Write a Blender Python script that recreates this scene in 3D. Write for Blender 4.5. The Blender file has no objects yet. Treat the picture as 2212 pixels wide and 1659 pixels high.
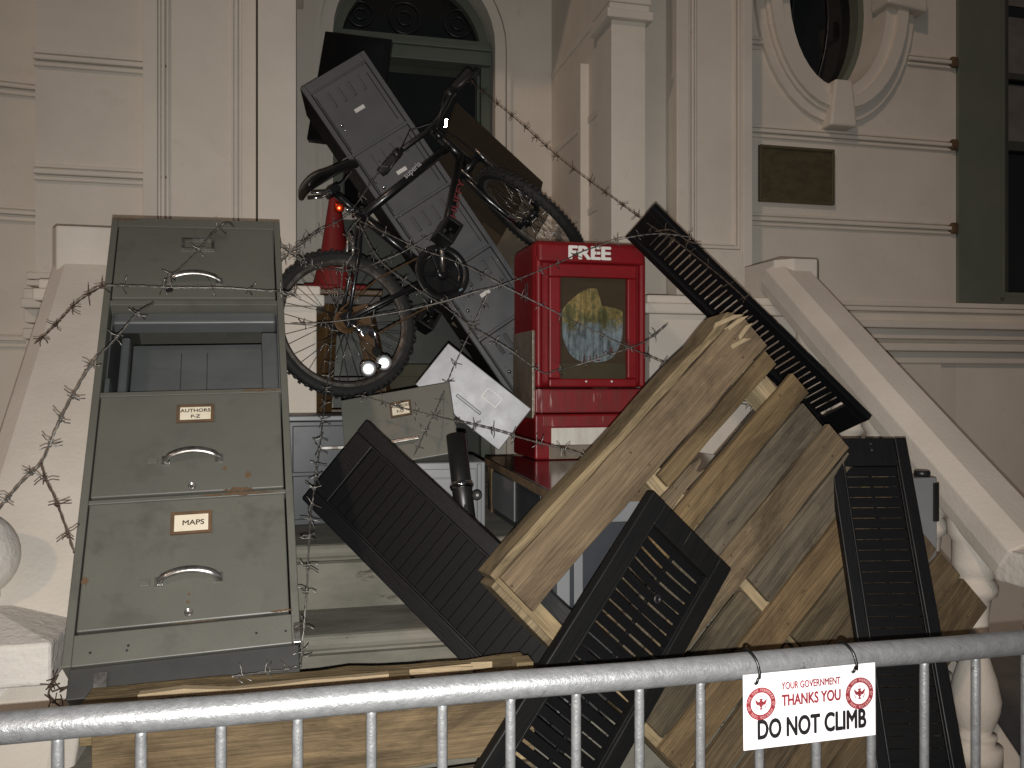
import bpy, bmesh, math, random
from mathutils import Matrix, Vector, Euler
random.seed(7)
R_ = math.radians
scn = bpy.context.scene
col = scn.collection
PI = math.pi

# ---------------------------------------------------------------- camera
YAW = R_(13.5); CAMZ = 1.54; FPX = 1841.0
cd = bpy.data.cameras.new('camera'); cam = bpy.data.objects.new('camera', cd); col.objects.link(cam)
cam.location = (0, 0, CAMZ); cam.rotation_euler = (R_(90), 0, -YAW)
cd.sensor_width = 36; cd.lens = FPX / 2212 * 36; cd.clip_start = 0.02; cd.clip_end = 400
scn.camera = cam
# ---------------------------------------------------------------- night sky
SUN_EL, SUN_AZ = 34, -42            # street light side: from the left behind the viewer
w = bpy.data.worlds.new('World'); scn.world = w; w.use_nodes = True
nt = w.node_tree; nt.nodes.clear()
sky = nt.nodes.new('ShaderNodeTexSky'); sky.sky_type = 'NISHITA'; sky.sun_disc = False
sky.sun_elevation = R_(SUN_EL); sky.sun_rotation = R_(180 - SUN_AZ)
hsv = nt.nodes.new('ShaderNodeHueSaturation'); hsv.inputs['Saturation'].default_value = 0.25
bg = nt.nodes.new('ShaderNodeBackground'); bg.inputs['Strength'].default_value = 0.0125
wo = nt.nodes.new('ShaderNodeOutputWorld')
nt.links.new(sky.outputs[0], hsv.inputs['Color']); nt.links.new(hsv.outputs[0], bg.inputs[0]); nt.links.new(bg.outputs[0], wo.inputs[0])
# distant warm street light
sl = bpy.data.lights.new('street_light', 'SUN'); sl.energy = 0.47; sl.angle = R_(3); sl.color = (1.0, .69, .50)
so = bpy.data.objects.new('street_light', sl); col.objects.link(so)
sdir = Vector((math.sin(R_(SUN_AZ)) * math.cos(R_(SUN_EL)), -math.cos(R_(SUN_AZ)) * math.cos(R_(SUN_EL)), math.sin(R_(SUN_EL))))
so.rotation_euler = sdir.to_track_quat('Z', 'Y').to_euler(); so.location = sdir * 30
# the phone's flash, just under its lens
fl = bpy.data.lights.new('phone_flash', 'SPOT'); fl.spot_size = R_(110); fl.spot_blend = 1.0; fl.energy = 232; fl.shadow_soft_size = 0.004; fl.color = (1.0, .985, .95)
fo = bpy.data.objects.new('phone_flash', fl); col.objects.link(fo); fo.location = (0, 0, CAMZ - 0.024); fo.rotation_euler = (R_(85), 0, -YAW + R_(2))
scn.view_settings.view_transform = 'Standard'; scn.view_settings.look = 'None'
scn.view_settings.exposure = 0; scn.view_settings.gamma = 1
scn.render.engine = 'CYCLES'

# ---------------------------------------------------------------- helpers
_s, _c = math.sin(YAW), math.cos(YAW)
def P(px, py, d):
    "point seen at (px, py) of the 2212 px wide view, d metres deep"
    a = (px - 1106) / FPX; b = (829.5 - py) / FPX
    return Vector((_s * d + _c * a * d, _c * d - _s * a * d, CAMZ + b * d))
V3 = lambda *a: Vector(a)
def PY(px, py, Y):
    a = (px - 1106) / FPX
    return P(px, py, Y / (_c - _s * a))
def RT(R, t):
    return Matrix(((R[0][0], R[0][1], R[0][2], t[0]), (R[1][0], R[1][1], R[1][2], t[1]), (R[2][0], R[2][1], R[2][2], t[2]), (0, 0, 0, 1)))
def ortho(M):
    x = M.col[0].to_3d().normalized(); y = M.col[1].to_3d(); y = (y - x * y.dot(x)).normalized(); z = x.cross(y)
    return Matrix(((x[0], y[0], z[0], M[0][3]), (x[1], y[1], z[1], M[1][3]), (x[2], y[2], z[2], M[2][3]), (0, 0, 0, 1)))
def frame(o, xp, yp):
    x = (xp - o).normalized(); y = (yp - o); y = (y - x * y.dot(x)).normalized(); z = x.cross(y)
    return Matrix(((x[0], y[0], z[0], o[0]), (x[1], y[1], z[1], o[1]), (x[2], y[2], z[2], o[2]), (0, 0, 0, 1)))
def along(a, b):
    "matrix with +Z from a to b"
    return Matrix.Translation(a) @ (b - a).to_track_quat('Z', 'Y').to_matrix().to_4x4()

class MB:
    def __init__(s): s.v = []; s.f = []; s.sm = []
    def add(s, vs, fs, M=None, smooth=False):
        n = len(s.v)
        s.v += [tuple(M @ Vector(v)) if M else tuple(v) for v in vs]
        s.f += [tuple(i + n for i in f) for f in fs]; s.sm += [smooth] * len(fs)
        return s
    def box(s, x0, x1, y0, y1, z0, z1, M=None):
        vs = [(x, y, z) for z in (z0, z1) for y in (y0, y1) for x in (x0, x1)]
        return s.add(vs, [(0, 2, 3, 1), (4, 5, 7, 6), (0, 1, 5, 4), (2, 6, 7, 3), (0, 4, 6, 2), (1, 3, 7, 5)], M)
    def prism(s, poly, z0, z1, M=None):
        "poly in local xy (counter-clockwise), extruded along z"
        n = len(poly)
        vs = [(p[0], p[1], z0) for p in poly] + [(p[0], p[1], z1) for p in poly]
        fs = [tuple(range(n - 1, -1, -1)), tuple(range(n, 2 * n))] + [(i, (i + 1) % n, n + (i + 1) % n, n + i) for i in range(n)]
        return s.add(vs, fs, M)
    def lathe(s, prof, n=20, M=None, cap=True, smooth=True):
        vs = []; fs = []
        for r, z in prof:
            for i in range(n): vs.append((r * math.cos(2 * PI * i / n), r * math.sin(2 * PI * i / n), z))
        for k in range(len(prof) - 1):
            for i in range(n):
                j = (i + 1) % n; fs.append((k * n + i, k * n + j, (k + 1) * n + j, (k + 1) * n + i))
        s.add(vs, fs, M, smooth)
        if cap:
            b = len(s.v) - len(vs)
            s.f += [tuple(b + i for i in range(n - 1, -1, -1)), tuple(b + (len(prof) - 1) * n + i for i in range(n))]; s.sm += [False, False]
        return s
    def tube(s, a, b, r, n=10, r2=None):
        a = Vector(a); b = Vector(b); L = (b - a).length
        return s.lathe([(r, 0), (r2 if r2 else r, L)], n, along(a, b))
    def path(s, pts, r, n=8, closed=False):
        pts = [Vector(p) for p in pts]; m = len(pts); vs = []; fs = []
        up = Vector((0, 0, 1))
        for i, p in enumerate(pts):
            if closed: t = pts[(i + 1) % m] - pts[i - 1]
            else: t = pts[min(i + 1, m - 1)] - pts[max(i - 1, 0)]
            t.normalize(); u = up - t * up.dot(t)
            if u.length < .05: u = Vector((1, 0, 0)) - t * t.x
            u.normalize(); up = u; v = t.cross(u); rr = r[i] if isinstance(r, (list, tuple)) else r
            for k in range(n):
                a = 2 * PI * k / n; vs.append(p + u * math.cos(a) * rr + v * math.sin(a) * rr)
        for i in range(m if closed else m - 1):
            for k in range(n):
                j = (k + 1) % n; i2 = (i + 1) % m; fs.append((i * n + k, i * n + j, i2 * n + j, i2 * n + k))
        if not closed: fs += [tuple(range(n - 1, -1, -1)), tuple((m - 1) * n + k for k in range(n))]
        return s.add(vs, fs, None, True)
    def mesh(s, name):
        me = bpy.data.meshes.new(name); me.from_pydata(s.v, [], s.f)
        me.polygons.foreach_set('use_smooth', s.sm); me.update()
        bm = bmesh.new(); bm.from_mesh(me); bmesh.ops.recalc_face_normals(bm, faces=bm.faces); bm.to_mesh(me); bm.free()
        return me
    def build(s, name, m, parent=None, bev=0, seg=2, world=False):
        return link(name, s.mesh(name), m, parent, bev, seg, world)
WM = {}
def link(name, me, m, parent=None, bev=0, seg=2, world=False):
    o = bpy.data.objects.new(name, me); col.objects.link(o)
    if m is not None and not me.materials: me.materials.append(MAT[m])
    if parent is not None:
        o.parent = parent
        if world: o.matrix_parent_inverse = WM[parent].inverted()
        WM[o] = Matrix() if world else WM[parent].copy()
    else: WM[o] = Matrix()
    if bev:
        b = o.modifiers.new('bevel', 'BEVEL'); b.width = bev; b.segments = seg; b.limit_method = 'ANGLE'; b.angle_limit = R_(40)
        b.harden_normals = False
    return o
def tag(o, label, cat, group=None):
    o['label'] = label; o['category'] = cat
    if group: o['group'] = group
    return o
def thing(name, label, cat, M=None, group=None):
    o = bpy.data.objects.new(name, None); col.objects.link(o); o.empty_display_size = .1
    M = M or Matrix(); o.matrix_basis = M; WM[o] = M.copy()
    return tag(o, label, cat, group)
def inst(name, me, M, parent, m=None):
    o = bpy.data.objects.new(name, me); col.objects.link(o); o.parent = parent; o.matrix_basis = M
    WM[o] = WM[parent] @ M
    if m and not me.materials: me.materials.append(MAT[m])
    return o
def text(name, s, size, M, m, parent, sx=1, bold=0, align='CENTER', ext=.0004, world=False, fit=None):
    cu = bpy.data.curves.new(name, 'FONT'); cu.body = s; cu.size = size; cu.align_x = align; cu.align_y = 'CENTER'
    cu.extrude = ext; cu.resolution_u = 4
    t = bpy.data.objects.new(name, cu); col.objects.link(t)
    bpy.context.view_layer.update()
    me = bpy.data.meshes.new_from_object(t.evaluated_get(bpy.context.evaluated_depsgraph_get()))
    bpy.data.objects.remove(t); bpy.data.curves.remove(cu)
    if bold:
        v0 = [v.co.copy() for v in me.vertices]; p0 = [tuple(p.vertices) for p in me.polygons]; n0 = len(v0); vs = []; fs = []
        for k, (dx, dy) in enumerate(((0, 0), (1, 0), (-1, 0), (.5, .8), (-.5, .8), (.5, -.8), (-.5, -.8))):
            vs += [(v.x + dx * bold * size / sx, v.y + dy * bold * size, v.z + .00004 * k) for v in v0]; fs += [tuple(i + n0 * k for i in p) for p in p0]
        me = bpy.data.meshes.new(name); me.from_pydata(vs, [], fs); me.update()
    if fit:
        xs = [v.co.x for v in me.vertices]; ys = [v.co.y for v in me.vertices]; sx = 1
        me.transform(Matrix.Diagonal((fit[0] / (max(xs) - min(xs)), fit[1] / (max(ys) - min(ys)), 1, 1)) @ Matrix.Translation((-(max(xs) + min(xs)) / 2, -(max(ys) + min(ys)) / 2, 0)))
    me.transform(M @ Matrix.Diagonal((sx, 1, 1, 1))); me.name = name; me.materials.clear()
    return link(name, me, m, parent, world=world)
T = lambda x=0, y=0, z=0: Matrix.Translation((x, y, z))
RX = lambda a: Matrix.Rotation(R_(a), 4, 'X')
RY = lambda a: Matrix.Rotation(R_(a), 4, 'Y')
RZ = lambda a: Matrix.Rotation(R_(a), 4, 'Z')

# ---------------------------------------------------------------- materials
MAT = {}
def mat(name, c, c2=None, scale=6, rough=.6, metal=0, bump=0, bscale=None, stretch=(1, 1, 1), spots=None, streak=None, var=0, detail=6, rvar=.12, spec=.5, coat=0):
    m = bpy.data.materials.new(name); m.use_nodes = True; n = m.node_tree.nodes; L = m.node_tree.links
    bs = n['Principled BSDF']; bs.inputs['Metallic'].default_value = metal; bs.inputs['Roughness'].default_value = rough
    bs.inputs['Specular IOR Level'].default_value = spec
    if coat: bs.inputs['Coat Weight'].default_value = coat; bs.inputs['Coat Roughness'].default_value = .12
    tc = n.new('ShaderNodeTexCoord'); mp = n.new('ShaderNodeMapping'); mp.inputs['Scale'].default_value = stretch
    L.new(tc.outputs['Object'], mp.inputs['Vector'])
    oi = n.new('ShaderNodeObjectInfo')
    vo = n.new('ShaderNodeVectorMath'); vo.operation = 'ADD'
    vs = n.new('ShaderNodeVectorMath'); vs.operation = 'SCALE'; vs.inputs['Scale'].default_value = 37.0
    cx = n.new('ShaderNodeCombineXYZ'); L.new(oi.outputs['Random'], cx.inputs[0]); L.new(oi.outputs['Random'], cx.inputs[1])
    L.new(cx.outputs[0], vs.inputs[0]); L.new(mp.outputs[0], vo.inputs[0]); L.new(vs.outputs[0], vo.inputs[1])
    vec = vo.outputs[0]
    def noise(sc, det=detail, r=.6):
        t = n.new('ShaderNodeTexNoise'); t.inputs['Scale'].default_value = sc; t.inputs['Detail'].default_value = det; t.inputs['Roughness'].default_value = r
        L.new(vec, t.inputs['Vector']); return t.outputs['Fac']
    def ramp(src, a, b):
        r = n.new('ShaderNodeMapRange'); r.inputs['From Min'].default_value = a; r.inputs['From Max'].default_value = b; L.new(src, r.inputs['Value']); return r.outputs[0]
    def mix(f, a, b):
        x = n.new('ShaderNodeMix'); x.data_type = 'RGBA'
        L.new(f, x.inputs['Factor']) if not isinstance(f, float) else setattr(x.inputs['Factor'], 'default_value', f)
        for k, i in ((a, 6), (b, 7)):
            if isinstance(k, tuple): x.inputs[i].default_value = (*k, 1)
            else: L.new(k, x.inputs[i])
        return x.outputs[2]
    c2 = c2 or tuple(k * .78 for k in c)
    n1 = noise(scale); cc = mix(ramp(n1, .35, .68), c, c2)
    if streak:
        cc = mix(ramp(noise(streak[1], 4, .7), streak[2], streak[2] + .12), cc, streak[0])
    if spots:
        for sp in (spots if isinstance(spots, list) else [spots]):
            cc = mix(ramp(noise(sp[1], 8, .7), sp[2], sp[2] + .05), cc, sp[0])
    if var:
        h = n.new('ShaderNodeHueSaturation'); v = n.new('ShaderNodeMapRange'); v.inputs['To Min'].default_value = 1 - var; v.inputs['To Max'].default_value = 1 + var
        L.new(oi.outputs['Random'], v.inputs['Value']); L.new(v.outputs[0], h.inputs['Value'])
        v2 = n.new('ShaderNodeMapRange'); v2.inputs['To Min'].default_value = .65; v2.inputs['To Max'].default_value = 1.15
        mt = n.new('ShaderNodeMath'); mt.operation = 'FRACT'; mu = n.new('ShaderNodeMath'); mu.operation = 'MULTIPLY'; mu.inputs[1].default_value = 7.3
        L.new(oi.outputs['Random'], mu.inputs[0]); L.new(mu.outputs[0], mt.inputs[0]); L.new(mt.outputs[0], v2.inputs['Value']); L.new(v2.outputs[0], h.inputs['Saturation'])
        L.new(cc, h.inputs['Color']); cc = h.outputs[0]
    L.new(cc, bs.inputs['Base Color'])
    if rvar:
        rr = n.new('ShaderNodeMapRange'); rr.inputs['To Min'].default_value = max(.03, rough - rvar); rr.inputs['To Max'].default_value = min(1, rough + rvar)
        L.new(noise(scale * 2.3, 4), rr.inputs['Value']); L.new(rr.outputs[0], bs.inputs['Roughness'])
    if bump:
        bp = n.new('ShaderNodeBump'); bp.inputs['Strength'].default_value = 1; bp.inputs['Distance'].default_value = bump
        L.new(noise(bscale or scale * 4, 5), bp.inputs['Height']); L.new(bp.outputs[0], bs.inputs['Normal'])
    MAT[name] = m; return m
mat('stucco', (.68, .63, .555), (.595, .55, .48), 1.9, .8, streak=((.60, .55, .475), 7, .60), bump=.0012, bscale=90, rvar=.05, spots=((.36, .33, .29), 2.2, .74))
mat('stone_paint', (.66, .61, .54), (.56, .515, .45), 3, .8, bump=.0016, bscale=70, rvar=.05, spots=((.40, .36, .31), 5, .70))
mat('rough_paint', (.68, .64, .59), (.60, .56, .51), 5, .7, bump=.006, bscale=34, rvar=.1)
mat('sage', (.135, .150, .118), (.11, .125, .10), 4, .5)
mat('door_paint', (.05, .053, .04), (.038, .042, .033), 4, .45)
mat('dark_glass', (.006, .007, .007), (.012, .012, .012), 3, .08, rvar=.04)
mat('etched', (.035, .037, .05), (.01, .011, .012), 9, .3)
mat('concrete', (.225, .21, .172), (.13, .122, .097), 9, .9, bump=.002, bscale=60, spots=[((.07, .064, .05), 7, .62), ((.33, .31, .265), 26, .70)], stretch=(.5, 1, 1))
mat('pavement', (.2, .19, .18), (.15, .145, .14), 5, .9, bump=.002, bscale=50)
mat('cabinet_paint', (.108, .107, .090), (.090, .089, .075), 3, .45, bump=.0003, bscale=160, streak=((.078, .077, .064), 5, .56), spots=[((.07, .05, .03), 11, .685), ((.04, .03, .02), 34, .715), ((.20, .20, .18), 48, .75)])
mat('cabinet_dark', (.035, .035, .033), (.022, .022, .022), 6, .5)
mat('cabinet_inside', (.085, .09, .09), (.065, .07, .07), 5, .45)
mat('rust', (.12, .065, .03), (.06, .04, .022), 26, .85, bump=.0008, bscale=120)
mat('locker_paint', (.115, .117, .122), (.098, .10, .105), 5, .33, rvar=.08, spots=((.19, .19, .19), 22, .76))
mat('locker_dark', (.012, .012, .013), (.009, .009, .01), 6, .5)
mat('grey_steel', (.20, .205, .21), (.165, .17, .175), 4, .4, spots=((.09, .085, .08), 14, .72))
mat('slate_steel', (.042, .046, .05), (.03, .033, .04), 4, .4)
mat('bare_steel', (.26, .26, .272), (.20, .20, .208), 7, .48, metal=.35, spec=.5, bump=.0002, bscale=30, rvar=.07, spots=((.45, .43, .4), 16, .72))
mat('drawer_paint', (.118, .118, .10), (.10, .10, .086), 5, .42, spots=[((.07, .06, .045), 16, .73), ((.3, .3, .27), 24, .77)])
mat('vinyl', (.0050, .0050, .0058), (.0038, .0038, .0045), 10, .46, spec=.28, bump=.0006, bscale=26, stretch=(10, .7, 10), rvar=.1)
mat('vinyl_slat', (.0042, .0042, .0048), (.0035, .0035, .004), 10, .5, spec=.25, bump=.0003, bscale=30, stretch=(1, 10, 10), rvar=.1)
mat('vinyl_dusty', (.0065, .0063, .0062), (.0045, .0045, .005), 10, .5, spec=.28, bump=.0006, bscale=26, stretch=(10, .7, 10), spots=((.045, .038, .03), 5, .66))
def woodmat(name, light, dark, ax=0, var=.12, dirt=.5):
    m = bpy.data.materials.new(name); m.use_nodes = True; n = m.node_tree.nodes; L = m.node_tree.links; bs = n['Principled BSDF']
    bs.inputs['Roughness'].default_value = .85; bs.inputs['Specular IOR Level'].default_value = .25
    tc = n.new('ShaderNodeTexCoord'); oi = n.new('ShaderNodeObjectInfo'); sc = n.new('ShaderNodeVectorMath'); sc.operation = 'SCALE'; sc.inputs['Scale'].default_value = 53
    cx = n.new('ShaderNodeCombineXYZ'); [L.new(oi.outputs['Random'], cx.inputs[k]) for k in range(3)]; L.new(cx.outputs[0], sc.inputs[0])
    ad = n.new('ShaderNodeVectorMath'); ad.operation = 'ADD'; L.new(tc.outputs['Object'], ad.inputs[0]); L.new(sc.outputs[0], ad.inputs[1])
    def nz(lo, hi, det=4, dist=0, r=.6):
        mp = n.new('ShaderNodeMapping'); v = [hi, hi, hi]; v[ax] = lo; mp.inputs['Scale'].default_value = v; L.new(ad.outputs[0], mp.inputs['Vector'])
        t = n.new('ShaderNodeTexNoise'); t.inputs['Scale'].default_value = 1; t.inputs['Detail'].default_value = det; t.inputs['Distortion'].default_value = dist; t.inputs['Roughness'].default_value = r
        L.new(mp.outputs[0], t.inputs['Vector']); return t.outputs['Fac']
    def rng(src, a, b, c=0, d=1):
        r = n.new('ShaderNodeMapRange'); 
        for k, v in zip(('From Min', 'From Max', 'To Min', 'To Max'), (a, b, c, d)): r.inputs[k].default_value = v
        L.new(src, r.inputs['Value']); return r.outputs[0]
    def mix(f, a, b, bt='MIX'):
        x = n.new('ShaderNodeMix'); x.data_type = 'RGBA'; x.blend_type = bt
        (L.new(f, x.inputs['Factor']) if not isinstance(f, float) else setattr(x.inputs['Factor'], 'default_value', f))
        for k, i in ((a, 6), (b, 7)):
            if isinstance(k, tuple): x.inputs[i].default_value = (*k, 1)
            else: L.new(k, x.inputs[i])
        return x.outputs[2]
    g1 = nz(1.5, 58, 5, 1.0); g2 = nz(6, 260, 2)
    c = mix(rng(g1, .36, .66), light, dark)
    c = mix(rng(g2, .40, .75, 0, .55), c, tuple(k * .45 for k in dark))
    c = mix(rng(nz(3.0, 9.0, 6, .5, .72), .44, .64, 0, dirt), c, tuple(k * .30 for k in dark))
    c = mix(rng(nz(9, 22, 3), .70, .76, 0, .8), c, tuple(k * .28 for k in dark))
    c = mix(rng(nz(5, 9, 5), .66, .72, 0, .35), c, tuple(min(1, k * 1.5) for k in light))
    h = n.new('ShaderNodeHueSaturation'); L.new(rng(oi.outputs['Random'], 0, 1, 1 - var, 1 + var), h.inputs['Value']); L.new(c, h.inputs['Color'])
    fr = n.new('ShaderNodeMath'); fr.operation = 'FRACT'; mu = n.new('ShaderNodeMath'); mu.operation = 'MULTIPLY'; mu.inputs[1].default_value = 9.7; L.new(oi.outputs['Random'], mu.inputs[0]); L.new(mu.outputs[0], fr.inputs[0])
    L.new(rng(fr.outputs[0], 0, 1, .82, 1.08), h.inputs['Saturation']); L.new(h.outputs[0], bs.inputs['Base Color'])
    bp = n.new('ShaderNodeBump'); bp.inputs['Distance'].default_value = .0022; bp.inputs['Strength'].default_value = 1
    mm = n.new('ShaderNodeMath'); mm.operation = 'ADD'; L.new(g1, mm.inputs[0]); L.new(g2, mm.inputs[1]); L.new(mm.outputs[0], bp.inputs['Height']); L.new(bp.outputs[0], bs.inputs['Normal'])
    MAT[name] = m
woodmat('wood', (.200, .142, .078), (.118, .084, .047), dirt=.7)
woodmat('wood_grey', (.155, .122, .077), (.092, .074, .048), dirt=.7)
woodmat('wood_orange', (.230, .152, .074), (.145, .096, .048), dirt=.6)
woodmat('wood_side', (.28, .208, .112), (.175, .128, .068), dirt=.8)
woodmat('wood_pale', (.42, .32, .175), (.30, .22, .12), ax=1)
mat('splinter', (.33, .255, .155), (.25, .185, .11), 20, stretch=(1, 10, 10), rough=.9, bump=.001)
mat('ply_edge', (.16, .10, .045), (.075, .05, .028), 22, .85, bump=.002, bscale=50)
mat('brown_board', (.030, .021, .013), (.021, .015, .010), 5, .38, stretch=(1, 5, 5), rvar=.1)
mat('tan_board', (.075, .055, .03), (.055, .04, .024), 6, .6, stretch=(1, 5, 5))
mat('stool_wood', (.10, .055, .02), (.07, .038, .014), 5, .5, stretch=(5, 5, 1))
mat('stool_dark', (.03, .022, .014), (.02, .015, .01), 5, .5)
mat('old_red', (.20, .03, .03), (.13, .02, .02), 6, .5)
mat('red_plastic', (.205, .0075, .011), (.155, .006, .0085), 5, .42, spec=.35, bump=.0004, bscale=60, streak=((.10, .006, .008), 4, .60), spots=[((.30, .10, .10), 20, .70), ((.05, .01, .01), 9, .68)], rvar=.14)
mat('red_worn', (.20, .010, .013), (.14, .02, .02), 7, .45, stretch=(6, 6, 1.0), streak=((.50, .36, .35), 3.2, .60), spots=((.45, .32, .32), 18, .72))
mat('red_dark', (.06, .006, .008), (.045, .005, .006), 5, .4)
mat('cone_red', (.17, .009, .009), (.13, .007, .007), 6, .55, spec=.3)
mat('foil', (.30, .255, .20), (.2, .17, .135), 6, .25, metal=.35, bump=.004, bscale=9)
mat('white_print', (.74, .73, .70), (.66, .65, .62), 5, .5, spots=((.42, .40, .36), 8, .72))
mat('white_worn', (.62, .60, .54), (.5, .48, .42), 6, .6, stretch=(6, 6, 1.2), spots=((.3, .27, .24), 5, .66))
mat('sign_white', (.90, .88, .89), (.88, .86, .87), 4, .45, rvar=.03)
mat('ink_black', (.012, .011, .013), None, 4, .5)
mat('ink_red', (.25, .03, .04), (.21, .026, .034), 9, .5)
mat('ink_pale_red', (.62, .33, .33), None, 9, .5)
mat('paper', (.68, .62, .50), (.58, .50, .36), 9, .8, spots=((.22, .15, .07), 14, .7))
mat('ink_brown', (.05, .035, .022), None, 8, .7)
mat('galvanised', (.32, .325, .33), (.235, .24, .245), 55, .40, metal=.5, bump=.0012, bscale=170, rvar=.14, spots=[((.16, .16, .16), 30, .62), ((.42, .42, .42), 70, .68)])
mat('chrome', (.75, .75, .76), (.6, .6, .6), 8, .14, metal=1, rvar=.06)
mat('chrome_worn', (.45, .44, .42), (.15, .125, .10), 30, .30, metal=.9, rvar=.15)
mat('reflector', (.95, .95, .95), (.92, .92, .92), 5, .16, metal=1, rvar=0)
mat('reflector_red', (1, .10, .03), (.9, .06, .02), 5, .22, metal=1, rvar=0)
mat('black_metal', (.009, .009, .010), (.006, .006, .007), 9, .3, coat=.25)
mat('black_plastic', (.012, .012, .012), (.008, .008, .008), 9, .38)
mat('zip_tie', (.005, .005, .005), (.004, .004, .004), 9, .35)
mat('rubber', (.010, .0098, .0098), (.007, .007, .007), 14, .75, bump=.0008, bscale=60)
mat('rim_rusty', (.20, .185, .17), (.075, .055, .04), 24, .4, metal=.7, rvar=.2)
mat('spoke', (.38, .37, .35), (.25, .23, .2), 20, .35, metal=.85)
mat('chain', (.14, .075, .03), (.08, .045, .02), 60, .6, metal=.4)
mat('wire_steel', (.24, .23, .215), (.15, .14, .125), 40, .42, metal=.7, rvar=.1)
mat('wire_rusty', (.095, .068, .05), (.06, .042, .032), 40, .6, metal=.45)
mat('saddle', (.010, .010, .010), (.007, .007, .007), 6, .34)
mat('decal_white', (.42, .42, .42), None, 5, .5)
mat('decal_red', (.16, .03, .03), None, 5, .5)
mat('bronze', (.105, .088, .048), (.07, .058, .032), 14, .5, metal=.25, bump=.004, bscale=30, stretch=(1, 1, 1.8))
mat('bronze_rim', (.13, .108, .06), (.10, .082, .046), 12, .4, metal=.3)
mat('table_gloss', (.020, .018, .018), (.015, .013, .013), 5, .17, spec=.7, coat=.5, rvar=.05)
mat('tv_black', (.006, .006, .007), (.005, .005, .005), 5, .3)
mat('tv_screen', (.007, .008, .010), None, 5, .2)
mat('curtain', (.16, .15, .14), (.10, .095, .09), 5, .9)
mat('cardboard', (.10, .09, .055), (.075, .07, .045), 6, .8)
mat('greenstone', (.052, .055, .047), (.04, .043, .037), 6, .8)
# poster behind the news box window: faded round picture
def poster():
    m = bpy.data.materials.new('poster'); m.use_nodes = True; n = m.node_tree.nodes; L = m.node_tree.links; bs = n['Principled BSDF']
    bs.inputs['Roughness'].default_value = .35
    tc = n.new('ShaderNodeTexCoord')
    def nz(sc, det=6, r=.7):
        mp = n.new('ShaderNodeMapping'); mp.inputs['Scale'].default_value = sc; L.new(tc.outputs['Object'], mp.inputs['Vector'])
        t = n.new('ShaderNodeTexNoise'); t.inputs['Scale'].default_value = 1; t.inputs['Detail'].default_value = det; t.inputs['Roughness'].default_value = r; L.new(mp.outputs[0], t.inputs['Vector']); return t.outputs['Fac']
    def ramp(src, stops):
        r = n.new('ShaderNodeValToRGB'); e = r.color_ramp.elements; e[0].position = stops[0][0]; e[0].color = (*stops[0][1], 1); e[1].position = stops[-1][0]; e[1].color = (*stops[-1][1], 1)
        for p, c in stops[1:-1]: x = e.new(p); x.color = (*c, 1)
        L.new(src, r.inputs['Fac']); return r.outputs[0]
    blue = ramp(nz((34, 34, 16)), [(.35, (.11, .15, .18)), (.5, (.30, .42, .54)), (.65, (.40, .55, .68))])
    olive = ramp(nz((13, 13, 9)), [(.34, (.11, .13, .07)), (.47, (.26, .27, .13)), (.55, (.62, .50, .22)), (.66, (.20, .24, .14))])
    sep = n.new('ShaderNodeSeparateXYZ'); L.new(tc.outputs['Object'], sep.inputs[0])
    a = n.new('ShaderNodeMath'); a.operation = 'MULTIPLY_ADD'; a.inputs[1].default_value = .22; L.new(nz((9, 9, 9)), a.inputs[0]); L.new(sep.outputs[2], a.inputs[2])
    r = n.new('ShaderNodeMapRange'); r.inputs['From Min'].default_value = .475 + .11; r.inputs['From Max'].default_value = .50 + .11; L.new(a.outputs[0], r.inputs['Value'])
    x = n.new('ShaderNodeMix'); x.data_type = 'RGBA'; L.new(r.outputs[0], x.inputs['Factor']); L.new(blue, x.inputs[6]); L.new(olive, x.inputs[7])
    y = n.new('ShaderNodeMix'); y.data_type = 'RGBA'; y.blend_type = 'MULTIPLY'; y.inputs['Factor'].default_value = .8; L.new(x.outputs[2], y.inputs[6]); L.new(ramp(nz((60, 60, 5), 3), [(.35, (.35, .35, .3)), (.6, (1, 1, 1))]), y.inputs[7])
    L.new(y.outputs[2], bs.inputs['Base Color']); MAT['poster'] = m
poster()
def glassy():
    m = bpy.data.materials.new('box_window'); m.use_nodes = True; n = m.node_tree.nodes; L = m.node_tree.links
    bs = n['Principled BSDF']; bs.inputs['Base Color'].default_value = (.05, .035, .03, 1); bs.inputs['Roughness'].default_value = .22
    tr = n.new('ShaderNodeBsdfTransparent'); tr.inputs[0].default_value = (.93, .91, .88, 1); mx = n.new('ShaderNodeMixShader'); mx.inputs[0].default_value = .09
    L.new(tr.outputs[0], mx.inputs[1]); L.new(bs.outputs[0], mx.inputs[2]); L.new(mx.outputs[0], n['Material Output'].inputs[0]); MAT['box_window'] = m
glassy()

# ================================================================ SETTING
def struct(name, bm, m, world=True):
    o = bm.build(name, m); o['kind'] = 'structure'; return o
struct('pavement', MB().add([(-60, -60, 0), (60, -60, 0), (60, 60, 0), (-60, 60, 0)], [(0, 1, 2, 3)]), 'pavement')

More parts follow.
